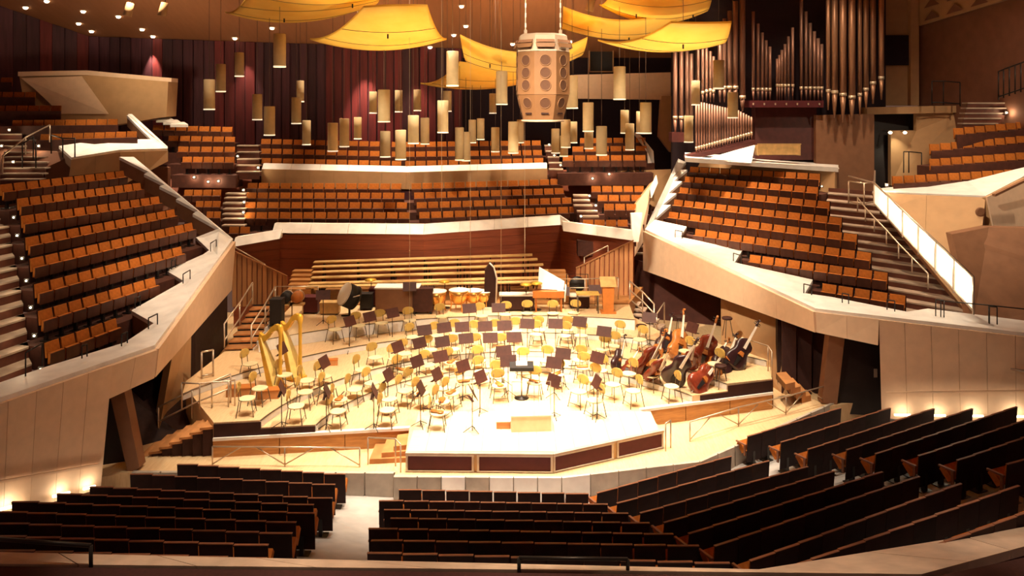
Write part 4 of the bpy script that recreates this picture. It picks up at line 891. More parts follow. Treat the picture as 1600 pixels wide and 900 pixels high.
for i, (x, y0, y1, w_) in enumerate(LAMPS):
    d = 30+(19-w_)*.95
    a, b = P(x, y0, d), P(x, y1, d); h = a.z-b.z; r = w_/F*d/2
    size = 'large' if w_ >= 17 else 'small' if w_ <= 12 else 'mid-sized'
    o = thing('cylinder_lamp', f'{size} cream cylinder lamp, {ordw(i)} from the left among the hanging cylinders', 'hanging lamp', b, group='hanging cylinder lamps')
    part('shade', MB().lathe([(r, 0), (r, h-.015), (r*.9, h), (.03, h), (.03, h-.02), (r*.9, h-.03), (r-.02, h-.04), (r-.02, 0), (r, 0)], 20), 'lamp_shade', o)
    part('glowing_rim', MB().lathe([(r*1.02, -.05), (r*1.02, .0), (r*.9, .0), (r*.9, -.05), (r*1.02, -.05)], 20), 'rim_glow', o)
    part('bulb', MB().lathe([(.001, .10), (r*.45, .13), (r*.5, .2), (.001, .26)], 10), 'lamp_glow', o)
    zc_ = (ZB+SL*(DB-d)) if d > DB-(18.2-ZB)/SL else 18.2
    part('cord', MB().tube([(0, 0, h), (0, 0, zc_-b.z)], .010, 5), 'cable', o)
# ceiling downlights
DL = [(73, 1), (40, 11), (130, 17), (185, 25), (123, 36), (143, 48), (222, 45), (239, 56), (367, 59), (425, 43), (578, 3), (672, 73), (709, 54), (728, 40), (721, 9), (801, 68), (891, 64)]
for i, (x, y) in enumerate(sorted(DL)):
    q = on_ceiling(x, y)
    o = thing('downlight', f'{ordw(i)} recessed ceiling spot from the left, glowing in the tan ceiling', 'ceiling light', q, group='recessed ceiling spots')
    part('ring', MB().lathe([(.13, -.01), (.19, -.01), (.19, .05), (.13, .05), (.13, -.01)], 14), 'facade', o); part('bulb', MB().lathe([(.001, -.13), (.07, -.115), (.115, -.07), (.125, .0), (.001, .02)], 14), 'light_glow', o)
# ceiling spot clusters at the upper left and behind the speaker
for j, (x, y) in enumerate(((204, 12), (258, 12), (926, 4))):
    q = P(x, y-8, 36)
    o = thing('spotlight', ['left', 'right'][j]+' ceiling spotlight can at the upper left' if j < 2 else 'pale spotlight can above the right sails', 'spotlight', q)
    part('can', MB().lathe([(.10, 0), (.16, -.02), (.19, -.62), (.15, -.62), (.12, -.05)], 12, Matrix.Rotation(.25, 3, 'Y')), 'facade_tan', o); part('bracket', MB().tube([(0, 0, 0), (.02, 0, .5), (.02, 0, 5)], .03, 6), 'black_metal', o)
# yellow acoustic sails
def sail(label, tl, tr, br_, bl_, sag_t, sag_b, d_t, d_b, cables=()):
    tl, tr, br_, bl_ = P(*tl, d_t), P(*tr, d_t), P(*br_, d_b), P(*bl_, d_b)
    def fn(u, v):
        a = lerp(tl, tr, u); b = lerp(bl_, br_, u)
        a = a-V((0, 0, sag_t*4*u*(1-u))); b = b-V((0, 0, sag_b*4*u*(1-u)))
        q = lerp(a, b, v); bow = .55*4*v*(1-v)
        return q+V((0, 0, -bow*.55))
    o = thing('acoustic_sail', label, 'acoustic sail', fn(.5, .5), group='yellow sails under the ceiling')
    wpart('shell', MB().grid(fn, 18, 10, (0, 0, .06)), 'sail', o)
    for v in (.36, .68):
        wpart('seam', MB().tube([fn(u/12, v)-V((0, 0, .012)) for u in range(13)], .008, 4), 'cable', o)
    for u, v in cables or ((.5, .35),):
        q = fn(u, v); wpart('clamp', MB().box(q+V((0, 0, -.06)), (.05, .05, .18)), 'black_metal', o); wpart('cord', MB().tube([q, V((q.x, q.y, 18.2))], .012, 5), 'cable', o)
sail('big bright yellow sail left of the hanging loudspeaker', (568, 12), (668, 10), (698, 62), (484, 62), -.03, .42, 25.5, 30.5, ((.5, .4),))
sail('darker orange sail at the upper left, its front edge drooping', (392, -16), (600, -22), (582, 5), (352, 20), .1, .62, 28.5, 34, ((.35, .6), (.8, .3)))
sail('yellow sail cut by the top frame at the upper left', (420, -40), (590, -42), (580, -2), (395, -8), .1, .30, 25, 30, ((.5, .3),))
sail('pale yellow sail partly hidden by the hanging loudspeaker', (719, 56), (918, 60), (905, 84), (731, 97), .62, .52, 30.0, 34, ((.22, .4),))
sail('low orange sail behind the hanging loudspeaker', (718, 98), (880, 92), (842, 122), (657, 131), .2, .40, 34.5, 38.5, ((.5, .4),))
sail('big bright yellow sail right of the hanging loudspeaker', (1048, 36), (1143, 36), (1128, 64), (934, 64), .02, .40, 25.5, 29.5, ((.5, .4),))
sail('dark orange sail behind the right bright sail', (880, 12), (1060, 18), (1045, 52), (878, 44), .45, .33, 31, 35, ((.6, .5),))
sail('orange sail cut by the top frame at the upper right', (962, -30), (1118, -34), (1104, 18), (936, 8), .1, .62, 27, 33, ((.3, .6), (.85, .7)))
# octagonal loudspeaker cluster
ld = 26.0; lc = P(848, 190, ld); s_ = ld/F
ls = thing('loudspeaker_cluster', 'big octagonal loudspeaker cluster hanging above the platform', 'loudspeaker', lc)
zz = lambda y: (190-y)*s_
def octo(z0, r0, z1, r1): return MB().lathe([(r0, z0), (r1, z1)], 8, Matrix.Rotation(PI/8+.06, 3, 'Z'), False)
part('top_drum', octo(zz(82), 43.5*s_, zz(57), 39*s_), 'speaker_top', ls); part('middle_drum', octo(zz(148), 43.5*s_, zz(82.5), 43.5*s_), 'speaker_body', ls)
part('lower_drum', octo(zz(187), 33*s_, zz(148.5), 43*s_), 'speaker_body', ls); part('bottom_rim', MB().lathe([(30*s_, 0), (33.5*s_, .0), (33.5*s_, zz(187)), (30*s_, zz(187))], 24), 'speaker_top', ls)
part('lid', octo(zz(57), 39*s_, zz(54), 34*s_), 'speaker_top', ls)
ap = math.cos(PI/8)
for f_ in range(8):
    an = .06+f_*PI/4; dirv = V((math.cos(an), math.sin(an), 0))
    if dirv.y > .3: continue
    rot = dirv.to_track_quat('Z', 'Y').to_matrix()
    for (y, R_, sl) in ((96, 43.5, 0), (115, 43.5, 0), (134, 43.5, 0), (161, 39.6, -.25)):
        c = dirv*(R_*s_*ap)+V((0, 0, zz(y)))
        dv = (dirv+V((0, 0, sl))).normalized(); rt = dv.to_track_quat('Z', 'Y').to_matrix()
        mbp = MB().lathe([(.001, .004), (.165, .012)], 20, rt); mbp.v = [q+c for q in mbp.v]; part('port', mbp, 'speaker_mesh', ls)
        mbp = MB().lathe([(.162, .0), (.185, .0), (.185, .02), (.162, .02), (.162, .0)], 20, rt); mbp.v = [q+c for q in mbp.v]; part('port_ring', mbp, 'speaker_body', ls)
    c = dirv*(41.4*s_*ap)+V((0, 0, zz(70)))
    tv = V((-dirv.y, dirv.x, 0)); part('slot', MB().prism([c+tv*.29+V((0, 0, .12))+dirv*.04, c-tv*.29+V((0, 0, .12))+dirv*.04, c-tv*.29+V((0, 0, .03))+dirv*.07, c+tv*.29+V((0, 0, .03))+dirv*.07], dirv*.03), 'facade_brown', ls)
    part('slot_lip', MB().prism([c+tv*.31+V((0, 0, .0))+dirv*.06, c-tv*.31+V((0, 0, .0))+dirv*.06, c-tv*.27+V((0, 0, -.13))+dirv*.10, c+tv*.27+V((0, 0, -.13))+dirv*.10], dirv*.05), 'speaker_body', ls)
    c = dirv*(36.3*s_*ap)+V((0, 0, zz(177)))
    part('vent', MB().prism([c+tv*.12+V((0, 0, .025)), c-tv*.12+V((0, 0, .025)), c-tv*.12-V((0, 0, .025)), c+tv*.12-V((0, 0, .025))], dirv*.03), 'dark_wood', ls)
for sx in (-27, 27):
    part('bracket', MB().box((sx*s_, -.2, zz(53)), (.10, .10, .22)), 'speaker_top', ls)
    chain = MB()
    for k_ in range(9): chain.box((sx*s_, -.2, zz(48)+k_*.16), (.05 if k_ % 2 else .02, .02 if k_ % 2 else .05, .15))
    part('chain', chain, 'steel', ls); part('hanger', MB().tube([(sx*s_, -.2, zz(48)+1.4), (sx*s_, -.2, 18.1-lc.z)], .012, 5), 'cable', ls)
# a few long cables down to the platform microphones
for i, (x, y, d) in enumerate([(640, 500, 28), (783, 470, 30), (735, 450, 30), (820, 420, 31), (690, 330, 30)]):
    q = P(x, y, d); o = thing('hanging_microphone', f'{ordw(i)} thin hanging microphone on a long wire above the platform', 'microphone', q, group='hanging microphones')
    part('capsule', MB().lathe([(.001, -.16), (.015, -.15), (.018, -.02), (.008, 0)], 8), 'black_metal', o); part('wire', MB().tube([(0, 0, 0), (0, 0, 18.1-q.z)], .006, 4), 'steel', o)

# ================================================================= ORGAN
od = 38.0
og = thing('pipe_organ', 'large pipe organ with brown metal pipes on the upper right wall', 'organ', P(1215, 300, od))
def pipe(x, y0, y1, ym, w_, d=od, m='pipe', foot=True):
    """x centre, y0 top, y1 foot tip, ym mouth, w_ width in px"""
    s = d/F; r = w_*s/2*.92
    a, b, c = P(x, y0, d), P(x, ym, d), P(x, y1, d)
    o = wpart('pipe', MB().tube([b, a], r, 10), m, og)
    wpart('foot', MB().tube([c, b-V((0, 0, .10))], [r*.28, r*.95], 8), 'pipe_bright' if m == 'pipe_bright' else 'pipe', o) if foot else None
    wpart('mouth', MB().tube([b-V((0, 0, .12)), b+V((0, 0, .02))], [r*1.12, r*1.12], 8), 'pipe_mouth', o) if foot else None
for x, y0 in ((1055, 74), (1064.5, 76), (1073.5, 78), (1080, 84)): pipe(x, y0, 214, 182, 7.2, 38.6)
for j, (x, y0) in enumerate(((1091, 66), (1098, 70), (1104, 74), (1110, 80), (1115, 88))): pipe(x, y0, 160, 143+(2-abs(j-3))*-2, 5, 38.2)
for x, y0, w_ in ((1125, 60, 7), (1132, 29, 7), (1140, 17, 8), (1149, 2, 9), (1160, -20, 10)): pipe(x, y0, 174 if x > 1155 else 160, 150 if x > 1155 else 135, w_, 37.8)
for j in range(22):
    x = 1088+j*4.1; pipe(x, 158+j*.9+max(0, j-16)*1.2, 240-j*1.05, 230-j*1.1, 3.6, 37.0)
wpart('lower_chest', MB().prism([P(1074, 243, 36.8), P(1180, 219, 36.8), P(1180, 228, 36.8), P(1074, 250, 36.8)], V((0, .8, 0))), 'organ_case', og)
wpart('chest_top', MB().prism([P(1050, 207, 38.4), P(1072, 207, 38.4), P(1072, 222, 38.4), P(1050, 222, 38.4)], V((0, .8, 0))), 'organ_case', og)
for x, y0 in ((1177, 18), (1184.5, 37), (1191, 51), (1197, 63), (1203, 73)): pipe(x, y0, 158, 138, 5.4, 38)
for x, y0 in ((1214, 92), (1217.5, 86), (1221.5, 78), (1226.5, 69), (1232, 57), (1238.5, 43)): pipe(x, y0, 158, 132, 4.2 if x < 1220 else 5, 38)
for x, y0 in ((1252, -5), (1259.5, 18), (1266, 36), (1272.5, 49), (1278.5, 60), (1284, 69)): pipe(x, y0, 158, 136, 5.6, 38)
wpart('wind_chest', MB().prism([P(1173, 157, 37.6), P(1287, 157, 37.6), P(1287, 168, 37.6), P(1173, 168, 37.6)], V((0, 1.0, 0))), 'maroon', og, 'red-brown wind chest')
for j in range(7): wpart('stud', MB().box(P(1177+j*17.2, 162.5, 37.55), (.06, .04, .10)), 'pipe_mouth', og)
wpart('case', MB().prism([P(1180, 168, 38.4), P(1276, 168, 38.4), P(1276, 250, 37.8), P(1180, 250, 37.8)], V((0, .6, 0))), 'organ_case', og)
for x, y1, ym, w_ in ((1294, 172, 140, 7), (1304, 186, 142, 11), (1317, 192, 146, 11.5), (1331, 194, 150, 11.5), (1343.5, 180, 146, 7), (1353, 170, 138, 9), (1364, 162, 128, 9.5), (1377, 156, 120, 9)):
    pipe(x, -40, y1, ym, w_, 37.2, 'pipe_bright')
oc = thing('organ_console', 'pale wooden organ console below the dark pipes', 'organ console', P(1217, 245, 36.4))
wpart('back_panel', MB().prism([P(1184, 226, 36.4), P(1251, 226, 36.4), P(1251, 242, 36.4), P(1184, 242, 36.4)], V((0, .08, 0))), 'bench_wood', oc)
wpart('top', MB().prism([P(1183, 226, 36.4), P(1252, 226, 36.4), P(1252, 226, 37.0), P(1183, 226, 37.0)], (0, 0, .05)), 'bench_wood', oc)
for x in (1184, 1249): wpart('side', MB().prism([P(x, 227, 36.45), P(x+2, 227, 36.45), P(x+2, 243, 36.45), P(x, 243, 36.45)], V((0, .5, 0))), 'bench_wood', oc)
struct('floor_organ', MB().prism([P(1070, 246, 36.2), P(1310, 262, 35.9), P(1310, 255, 38.5), P(1070, 238, 38.8)], (0, 0, -.2)), 'marble', 'pale floor of the organ loft', 'floor')
# ================================================================= ON THE PLATFORM
COND = V((.45, 21.9, 0))
# chairs: shared meshes
def oval(rx, ry, n=14, e=2.4):
    return [(rx*math.copysign(abs(math.cos(2*PI*k/n))**(2/e), math.cos(2*PI*k/n)), ry*math.copysign(abs(math.sin(2*PI*k/n))**(2/e), math.sin(2*PI*k/n))) for k in range(n)]
ch_m = {
    'seat': MB().prism([V((x, y+.02, .455)) for x, y in oval(.225, .21)], (0, 0, -.03)).mesh('seat', 'chair_seat'),
    'backrest': MB().prism([V((x, -.20-.05*0+x*x*.9-.02, .74+z)) for x, z in oval(.215, .14)], (0, -.02, 0)).mesh('backrest', 'chair_back'),
}
legs_m = [MB().tube([(sx*.17, sy*.16, .43), (sx*.235, sy*.23, 0)], .013, 6).mesh('leg', 'chair_leg') for sx in (-1, 1) for sy in (-1, 1)]
post_m = [MB().tube([(sx*.13, -.17, .43), (sx*.13, -.21, .76)], .011, 6).mesh('back_post', 'chair_leg') for sx in (-1, 1)]
bar_m = [MB().tube([(-.18, .17, .425), (.18, .17, .425)], .011, 6).mesh('stretcher', 'chair_leg'), MB().tube([(-.215, .205, .12), (.215, .205, .12)], .009, 6).mesh('stretcher', 'chair_leg')]
CH = [(390, 568), (405, 606), (385, 622), (462, 634), (476, 612), (505, 588), (526, 642), (530, 624), (553, 608), (565, 577), (604, 640), (607, 623), (632, 610), (523, 514), (560, 508), (596, 504), (640, 500), (586, 558), (618, 560),
      (690, 494), (705, 494), (752, 493), (790, 491), (824, 489), (864, 489), (897, 488), (645, 526), (683, 524), (712, 520), (742, 522), (776, 520), (806, 517), (842, 515), (886, 515), (632, 552), (672, 546), (708, 545), (745, 543),
      (784, 543), (837, 522), (882, 524), (908, 524), (626, 578), (668, 570), (705, 566), (748, 563), (818, 566), (854, 563), (905, 562), (645, 598), (692, 606), (725, 597), (752, 580), (683, 645), (690, 627), (705, 614), (658, 614),
      (780, 602), (835, 597), (777, 588), (870, 585), (905, 611), (930, 625), (925, 592), (958, 600), (990, 610), (983, 583), (1018, 586), (1050, 603), (910, 574), (938, 578), (958, 540), (942, 545), (1000, 530), (512, 606), (548, 590),
      (580, 598), (478, 594), (965, 522), (1072, 548), (1118, 568), (444, 585)]
pts_used = []
CHS = []
for (x, y) in CH:
    q = on_stage(x, y, .45)
    if any((q-u).length < .50 for u in pts_used): continue
    pts_used.append(q); CHS.append(q)
# number the chairs by nearness to the podium and side, so that each one can be pointed out
info = []
for q in CHS:
    v = q-COND; info.append((math.hypot(v.x, v.y), math.degrees(math.atan2(v.x, v.y)), q))
rings = [0, 3.0, 4.6, 6.0, 7.4, 20]; rn = ['nearest the podium', 'in the second arc from the podium', 'in the third arc from the podium', 'in the fourth arc from the podium', 'in the outermost arc']
for k in range(5):
    grp = sorted([t for t in info if rings[k] <= t[0] < rings[k+1]], key=lambda t: t[1])
    for j, (rr_, an, q) in enumerate(grp):
        f = COND-q; f.z = 0; f.normalize()
        o = thing('orchestra_chair', f'wooden orchestra chair {rn[k]}, {ordw(j)} from the left', 'chair', q, face_angle(f)+random.uniform(-.18, .18), group='chairs of the orchestra')
        for nm in ('seat', 'backrest'): ob(nm, ch_m[nm], o)
        for m_ in legs_m: ob('leg', m_, o)
        for m_ in post_m: ob('back_post', m_, o)
        for m_ in bar_m: ob('stretcher', m_, o)
# music stands
Mt = Matrix.Rotation(-.45, 3, 'X')
st_m = {'desk': MB().box((0, -.02, 1.06), (.50, .015, .34), Mt).mesh('desk', 'desk'), 'lip': MB().box((0, .045, .90), (.48, .07, .012)).mesh('lip', 'desk'),
        'pole': MB().tube([(0, 0, .03), (0, 0, 1.0)], .013, 6).mesh('pole', 'black_metal')}
st_leg = [MB().tube([(0, 0, .16), (.26*math.cos(a), .26*math.sin(a), .005)], .010, 5).mesh('leg', 'black_metal') for a in (PI/2, PI/2+2*PI/3, PI/2+4*PI/3)]
ST = [(577, 496), (613, 490), (546, 503), (733, 483), (779, 482), (663, 517), (694, 513), (722, 512), (758, 511), (788, 510), (824, 507), (868, 507), (906, 504), (621, 543), (655, 537), (691, 535), (728, 530), (766, 529), (803, 528), (944, 519),
      (651, 566), (688, 558), (787, 550), (880, 554), (934, 560), (723, 573), (794, 565), (866, 568), (682, 586), (750, 590), (1015, 497), (506, 567), (440, 546), (1082, 513), (657, 608), (738, 615), (866, 596), (510, 612), (584, 612), (440, 608), (606, 587), (933, 598)]
sinfo = []
for (x, y) in ST:
    q = on_stage(x, y, 1.03); v = q-COND; sinfo.append((math.hypot(v.x, v.y), math.degrees(math.atan2(v.x, v.y)), q))
for k in range(5):
    grp = sorted([t for t in sinfo if rings[k] <= t[0] < rings[k+1]], key=lambda t: t[1])
    for j, (rr_, an, q) in enumerate(grp):
        f = q-COND; f.z = 0; f.normalize()
        o = thing('music_stand', f'dark brown music stand {rn[k]}, {ordw(j)} from the left', 'music stand', q, face_angle(f)+random.uniform(-.15, .15), group='music stands of the orchestra')
        for nm in ('desk', 'lip', 'pole'): ob(nm, st_m[nm], o)
        for m_ in st_leg: ob('leg', m_, o)
# podium, its step and rail, the conductor's stand
pd_ = thing('conductor_podium', 'white-topped wooden conductor podium with a small step at its left', 'podium', V((.50, 21.95, 0)))
part('platform', MB().prism([V((-.52, -.42, .42)), V((.56, -.34, .42)), V((.52, .62, .42)), V((-.50, .60, .42))], (0, 0, -.42)), 'apron_wood', pd_)
part('top', MB().prism([V((-.54, -.44, .45)), V((.58, -.36, .45)), V((.54, .64, .45)), V((-.52, .62, .45))], (0, 0, -.03)), 'white_paint', pd_)
part('step', MB().prism([V((-.92, -.2, .20)), V((-.55, -.2, .20)), V((-.55, .35, .20)), V((-.92, .35, .20))], (0, 0, -.20)), 'step_wood', pd_, 'reddish wooden step')
part('step_top', MB().prism([V((-.94, -.22, .215)), V((-.55, -.22, .215)), V((-.55, .37, .215)), V((-.94, .37, .215))], (0, 0, -.015)), 'white_paint', pd_)
rl = MB()
for x, y in ((-.5, -.38), (.1, -.36), (.22, -.36), (.54, -.32)): rl.tube([(x, y, .45), (x, y, 1.35)], .010, 5)
rl.tube([(-.5, -.38, 1.35), (.1, -.36, 1.35)], .010, 5).tube([(.22, -.36, 1.35), (.54, -.32, 1.35)], .010, 5)
part('back_rail', rl, 'steel', pd_)
cs = thing('conductor_stand', 'broad dark conductor music stand before the podium', 'music stand', on_stage(815, 622, 0))
part('desk', MB().prism([V((-.36, -.24, .98)), V((.36, -.24, .98)), V((.36, .24, 1.04)), V((-.36, .24, 1.04))], (0, 0, -.10)), 'black', cs); part('score', MB().prism([V((-.17, -.12, 1.0)), V((.17, -.12, 1.0)), V((.17, .14, 1.035)), V((-.17, .14, 1.035))], (0, 0, .03)), 'ivory', cs)
part('pole', MB().tube([(0, 0, .0), (0, 0, .9)], .02, 6), 'steel', cs); part('foot', MB().lathe([(.22, 0), (.22, .02), (.03, .05), (.03, .06)], 14), 'black_metal', cs)
# double basses and cellos
def bass_meshes(tag_, m_body, m_front):
    zs = [0, .03, .10, .22, .36, .50, .60, .70, .82, .94, 1.04, 1.10]; ws = [.06, .20, .29, .335, .32, .25, .215, .22, .25, .22, .11, .04]
    n = 16; v = []; f = []
    for z, w_ in zip(zs, ws):
        dp = .115 if z < .7 else .115-(z-.7)*.12
        for k in range(n):
            a = 2*PI*k/n; c, s = math.cos(a), math.sin(a)
            v.append(V((w_*math.copysign(abs(c)**.75, c), dp*min(1, w_/.16)*math.copysign(abs(s)**.45, s), z)))
    for i in range(len(zs)-1): f += [[i*n+k, i*n+(k+1) % n, (i+1)*n+(k+1) % n, (i+1)*n+k] for k in range(n)]
    f += [list(range(n))[::-1], [(len(zs)-1)*n+k for k in range(n)]]
    return {'body': MB().add(v, f, True).mesh('body', m_body),
            'neck': MB().tube([(0, -.10, .98), (0, -.09, 1.25), (0, -.06, 1.60)], [.032, .028, .024], 8).mesh('neck', m_front),
            'fingerboard': MB().prism([V((-.038, -.165, .72)), V((.038, -.165, .72)), V((.022, -.10, 1.58)), V((-.022, -.10, 1.58))], (0, .03, 0)).mesh('fingerboard', 'ivory'),
            'scroll': MB().tube([(0, -.06, 1.58), (0, -.03, 1.70), (0, .0, 1.77), (0, -.05, 1.83), (0, -.10, 1.80), (0, -.085, 1.765)], [.03, .032, .03, .032, .03, .022], 8).mesh('scroll', m_front),
            'pegs': MB().tube([(-.10, -.04, 1.66), (.10, -.04, 1.66)], .012, 6).tube([(-.10, -.02, 1.73), (.10, -.02, 1.73)], .012, 6).mesh('pegs', 'black_metal'),
            'bridge': MB().prism([V((-.08, -.112, .46)), V((.08, -.112, .46)), V((.05, -.112, .59)), V((-.05, -.112, .59))], (0, -.06, 0)).mesh('bridge', 'bass_light'),
            'tailpiece': MB().prism([V((-.03, -.12, .08)), V((.03, -.12, .08)), V((.06, -.15, .40)), V((-.06, -.15, .40))], (0, -.015, 0)).mesh('tailpiece', 'black'),
            'endpin': MB().tube([(0, 0, .02), (0, 0, -.12)], .01, 5).mesh('endpin', 'steel')}
BM = {'red': bass_meshes('r', 'bass_wood', 'bass_light'), 'light': bass_meshes('l', 'bass_light', 'bass_light'), 'dark': bass_meshes('d', 'bass_dark', 'bass_dark')}
BASS = [('red', (1083, 609), (1129, 551), 1.0, 'red-brown double bass lying closest to the platform edge, its round back turned out', .35),
        ('dark', (1046, 598), (1092, 526), 1.0, 'dark double bass with a pale fingerboard left of the nearest bass', -.2), ('red', (999, 582), (1041, 512), 1.0, 'red-brown double bass leaning right beside the cellos', .5),
        ('dark', (960, 578), (976, 522), .72, 'slim dark cello standing at the left end of the basses', .9), ('red', (1096, 566), (1122, 492), 1.0, 'dark red double bass whose pale neck rises before the dark pillar', -.3),
        ('light', (1058, 560), (1068, 483), 1.0, 'upright double bass with the highest pale scroll', .2), ('dark', (1142, 573), (1186, 500), 1.0, 'black double bass at the right end, its neck leaning to the tan wall', .1),
        ('light', (1106, 590), (1140, 530), .95, 'orange-brown double bass behind the nearest bass', -.5), ('light', (1024, 566), (1034, 520), .72, 'orange cello between the leaning basses', .4), ('red', (975, 588), (1000, 545), .72, 'reddish cello lying low at the left of the basses', -.4),
        ('dark', (1124, 578), (1150, 522), 1.0, 'black-brown double bass crowded between the orange bass and the black one', .3), ('red', (1076, 574), (1088, 530), .75, 'dark red cello wedged behind the dark double bass', -.2),
        ('red', (1016, 590), (1046, 540), .9, 'dark red double bass in front of the leaning red-brown one', .5), ('dark', (1036, 548), (1050, 490), .9, 'dark double bass at the back beside the upright one', 0.2)]
for kind, a, b, sc, lb, tw in BASS:
    base = on_stage(*a, .1); base.z += .08; L_ = 1.85*sc
    best = None
    for k in range(-30, 41):
        t = P(*b, base.y+k*.06); e = abs((t-base).length-L_)
        if best is None or e < best[0]: best = (e, t)
    dv = (best[1]-base).normalized()
    o = thing('double_bass' if sc > .8 else 'cello', lb, 'double bass' if sc > .8 else 'cello', base, group='basses and cellos at the right of the platform')
    q0 = V((0, 0, 1)).rotation_difference(dv); o.rotation_mode = 'QUATERNION'
    o.rotation_quaternion = q0 @ Matrix.Rotation(tw, 3, 'Z').to_quaternion(); o.scale = (sc*1.18, sc*1.1, sc*min(1.12, (best[1]-base).length/1.85/sc))
    for nm, me in BM[kind].items(): ob(nm, me, o)
# stools and black cases near the basses
for i, (x, y, lb) in enumerate([(1002, 512, 'dark round bass stool in front of the steel handrail'), (1062, 498, 'dark bass stool behind the upright bass'), (1136, 500, 'dark bass stool before the tan wall'), (1126, 575, 'dark bass stool right of the nearest bass')]):
    q = on_stage(x, y, .6); o = thing('bass_stool', lb, 'stool', q)
    part('seat', MB().lathe([(.001, .70), (.17, .70), (.19, .67), (.18, .63), (.001, .63)], 14), 'dark_panel', o)
    for a in range(3): part('leg', MB().tube([(.1*math.cos(a*2.094), .1*math.sin(a*2.094), .63), (.22*math.cos(a*2.094), .22*math.sin(a*2.094), 0)], .014, 6), 'chair_leg', o)
# harps
def harp(label, base_px, rz, sc=1.0, pale=False):
    q = on_stage(*base_px, .05); o = thing('concert_harp', label, 'harp', q, rz, group='gilded harps'); o.scale = (sc, sc, sc)
    part('pillar', MB().lathe([(.09, .0), (.10, .10), (.07, .14), (.055, .25), (.048, .9), (.05, 1.55), (.075, 1.66), (.08, 1.78), (.05, 1.84), (.001, 1.86)], 14), 'gold', o)
    part('soundbox', MB().add([V(p) for p in [(-.06, -.25, .10), (-.06, .25, .10), (-.30, .20, .10), (-.30, -.20, .10), (-.66, -.07, 1.42), (-.66, .07, 1.42), (-.76, .05, 1.40), (-.76, -.05, 1.40)]],
                              [[0, 1, 2, 3], [4, 7, 6, 5], [0, 4, 5, 1], [1, 5, 6, 2], [2, 6, 7, 3], [3, 7, 4, 0]]), 'gold', o)
    part('soundboard', MB().add([V(p) for p in [(-.045, -.24, .12), (-.045, .24, .12), (-.645, .065, 1.42), (-.645, -.065, 1.42)]]+[V(p) for p in [(-.06, -.24, .115), (-.06, .24, .115), (-.66, .065, 1.415), (-.66, -.065, 1.415)]],
                                [[0, 1, 2, 3], [7, 6, 5, 4], [0, 4, 5, 1], [1, 5, 6, 2], [2, 6, 7, 3], [3, 7, 4, 0]]), 'gold_pale', o)
    nk = [(-.02, 1.74), (-.14, 1.76), (-.28, 1.68), (-.40, 1.52), (-.50, 1.42), (-.60, 1.39), (-.72, 1.46)]
    mb = MB()
    for (x0, z0), (x1, z1) in zip(nk[:-1], nk[1:]): mb.add([V((x0, -.05, z0-.09)), V((x0, -.05, z0+.09)), V((x1, -.05, z1+.09)), V((x1, -.05, z1-.08)), V((x0, .05, z0-.09)), V((x0, .05, z0+.09)), V((x1, .05, z1+.09)), V((x1, .05, z1-.08))],
                                                              [[0, 1, 2, 3], [7, 6, 5, 4], [0, 4, 5, 1], [1, 5, 6, 2], [2, 6, 7, 3], [3, 7, 4, 0]])
    part('neck', mb, 'gold', o)
    part('base', MB().prism([V((-.36, -.2, .12)), V((.10, -.16, .12)), V((.10, .16, .12)), V((-.36, .2, .12))], (0, 0, -.12)), 'gold', o)
    mb = MB()
    for k in range(18):
        t = (k+1)/20; top = V((lerp(-.08, -.66, t), 0, lerp(1.66, 1.36, min(1, t*1.5)))); bot = V((lerp(-.12, -.68, t), 0, lerp(.2, 1.36, t)))
        mb.tube([bot, top], .004, 4)
    s_o = part('strings', mb, 'string', o); s_o['kind'] = 'stuff'
harp('gilded harp standing at the left edge of the platform', (438, 606), -.40, 1.04)
harp('gilded harp behind and right of the other harp', (469, 592), -.55, 1.10)
# --------------------------------------------------------------- percussion
def kettledrum(label, px, sc=1.0):
    q = on_stage(*px, .02); o = thing('timpani', label, 'kettledrum', q, group='copper kettledrums'); o.scale = (sc, sc, sc)
    part('bowl', MB().lathe([(.001, .22), (.16, .25), (.30, .38), (.36, .56), (.37, .78)], 20), 'copper', o); part('skin', MB().lathe([(.001, .80), (.36, .80), (.385, .79), (.385, .76), (.37, .76)], 20), 'drum_skin', o)
    for a in range(4): part('leg', MB().tube([(.37*math.cos(a*PI/2+.4), .37*math.sin(a*PI/2+.4), .7), (.30*math.cos(a*PI/2+.4), .30*math.sin(a*PI/2+.4), .25), (.36*math.cos(a*PI/2+.4), .36*math.sin(a*PI/2+.4), 0)], .02, 6), 'copper', o)
kettledrum('leftmost copper kettledrum behind the orchestra', (682, 486)); kettledrum('second copper kettledrum from the left', (717, 484)); kettledrum('copper kettledrum with its legs showing, third from left', (740, 482), .92); kettledrum('rightmost copper kettledrum beside the tall dark case', (756, 481), .85)
bd = thing('bass_drum', 'black bass drum with a bright white head tilted to the left', 'bass drum', on_stage(546, 494, 0))
Mr = V((-.74, -.48, .46)).to_track_quat('Z', 'Y').to_matrix() @ Matrix.Scale(1.1, 3)
for nm, pr, m_ in (('shell', [(.40, -.22), (.40, .22)], 'black'), ('head', [(.001, .235), (.38, .235), (.405, .21), (.405, .19)], 'drum_skin'), ('rear_hoop', [(.405, -.23), (.415, -.2), (.415, -.17), (.40, -.17)], 'black_metal')):
    mb = MB().lathe(pr, 26, Mr); mb.v = [v+V((0, 0, .75)) for v in mb.v]; part(nm, mb, m_, bd)
part('band', MB().tube([(-.02, -.42, .72), (.22, -.36, .80), (.42, -.2, .82)], .025, 6), 'white_paint', bd); part('stand', MB().tube([(0, 0, .45), (0, 0, .0)], .04, 6).tube([(-.3, 0, .02), (.3, 0, .02)], .03, 6), 'black_metal', bd)
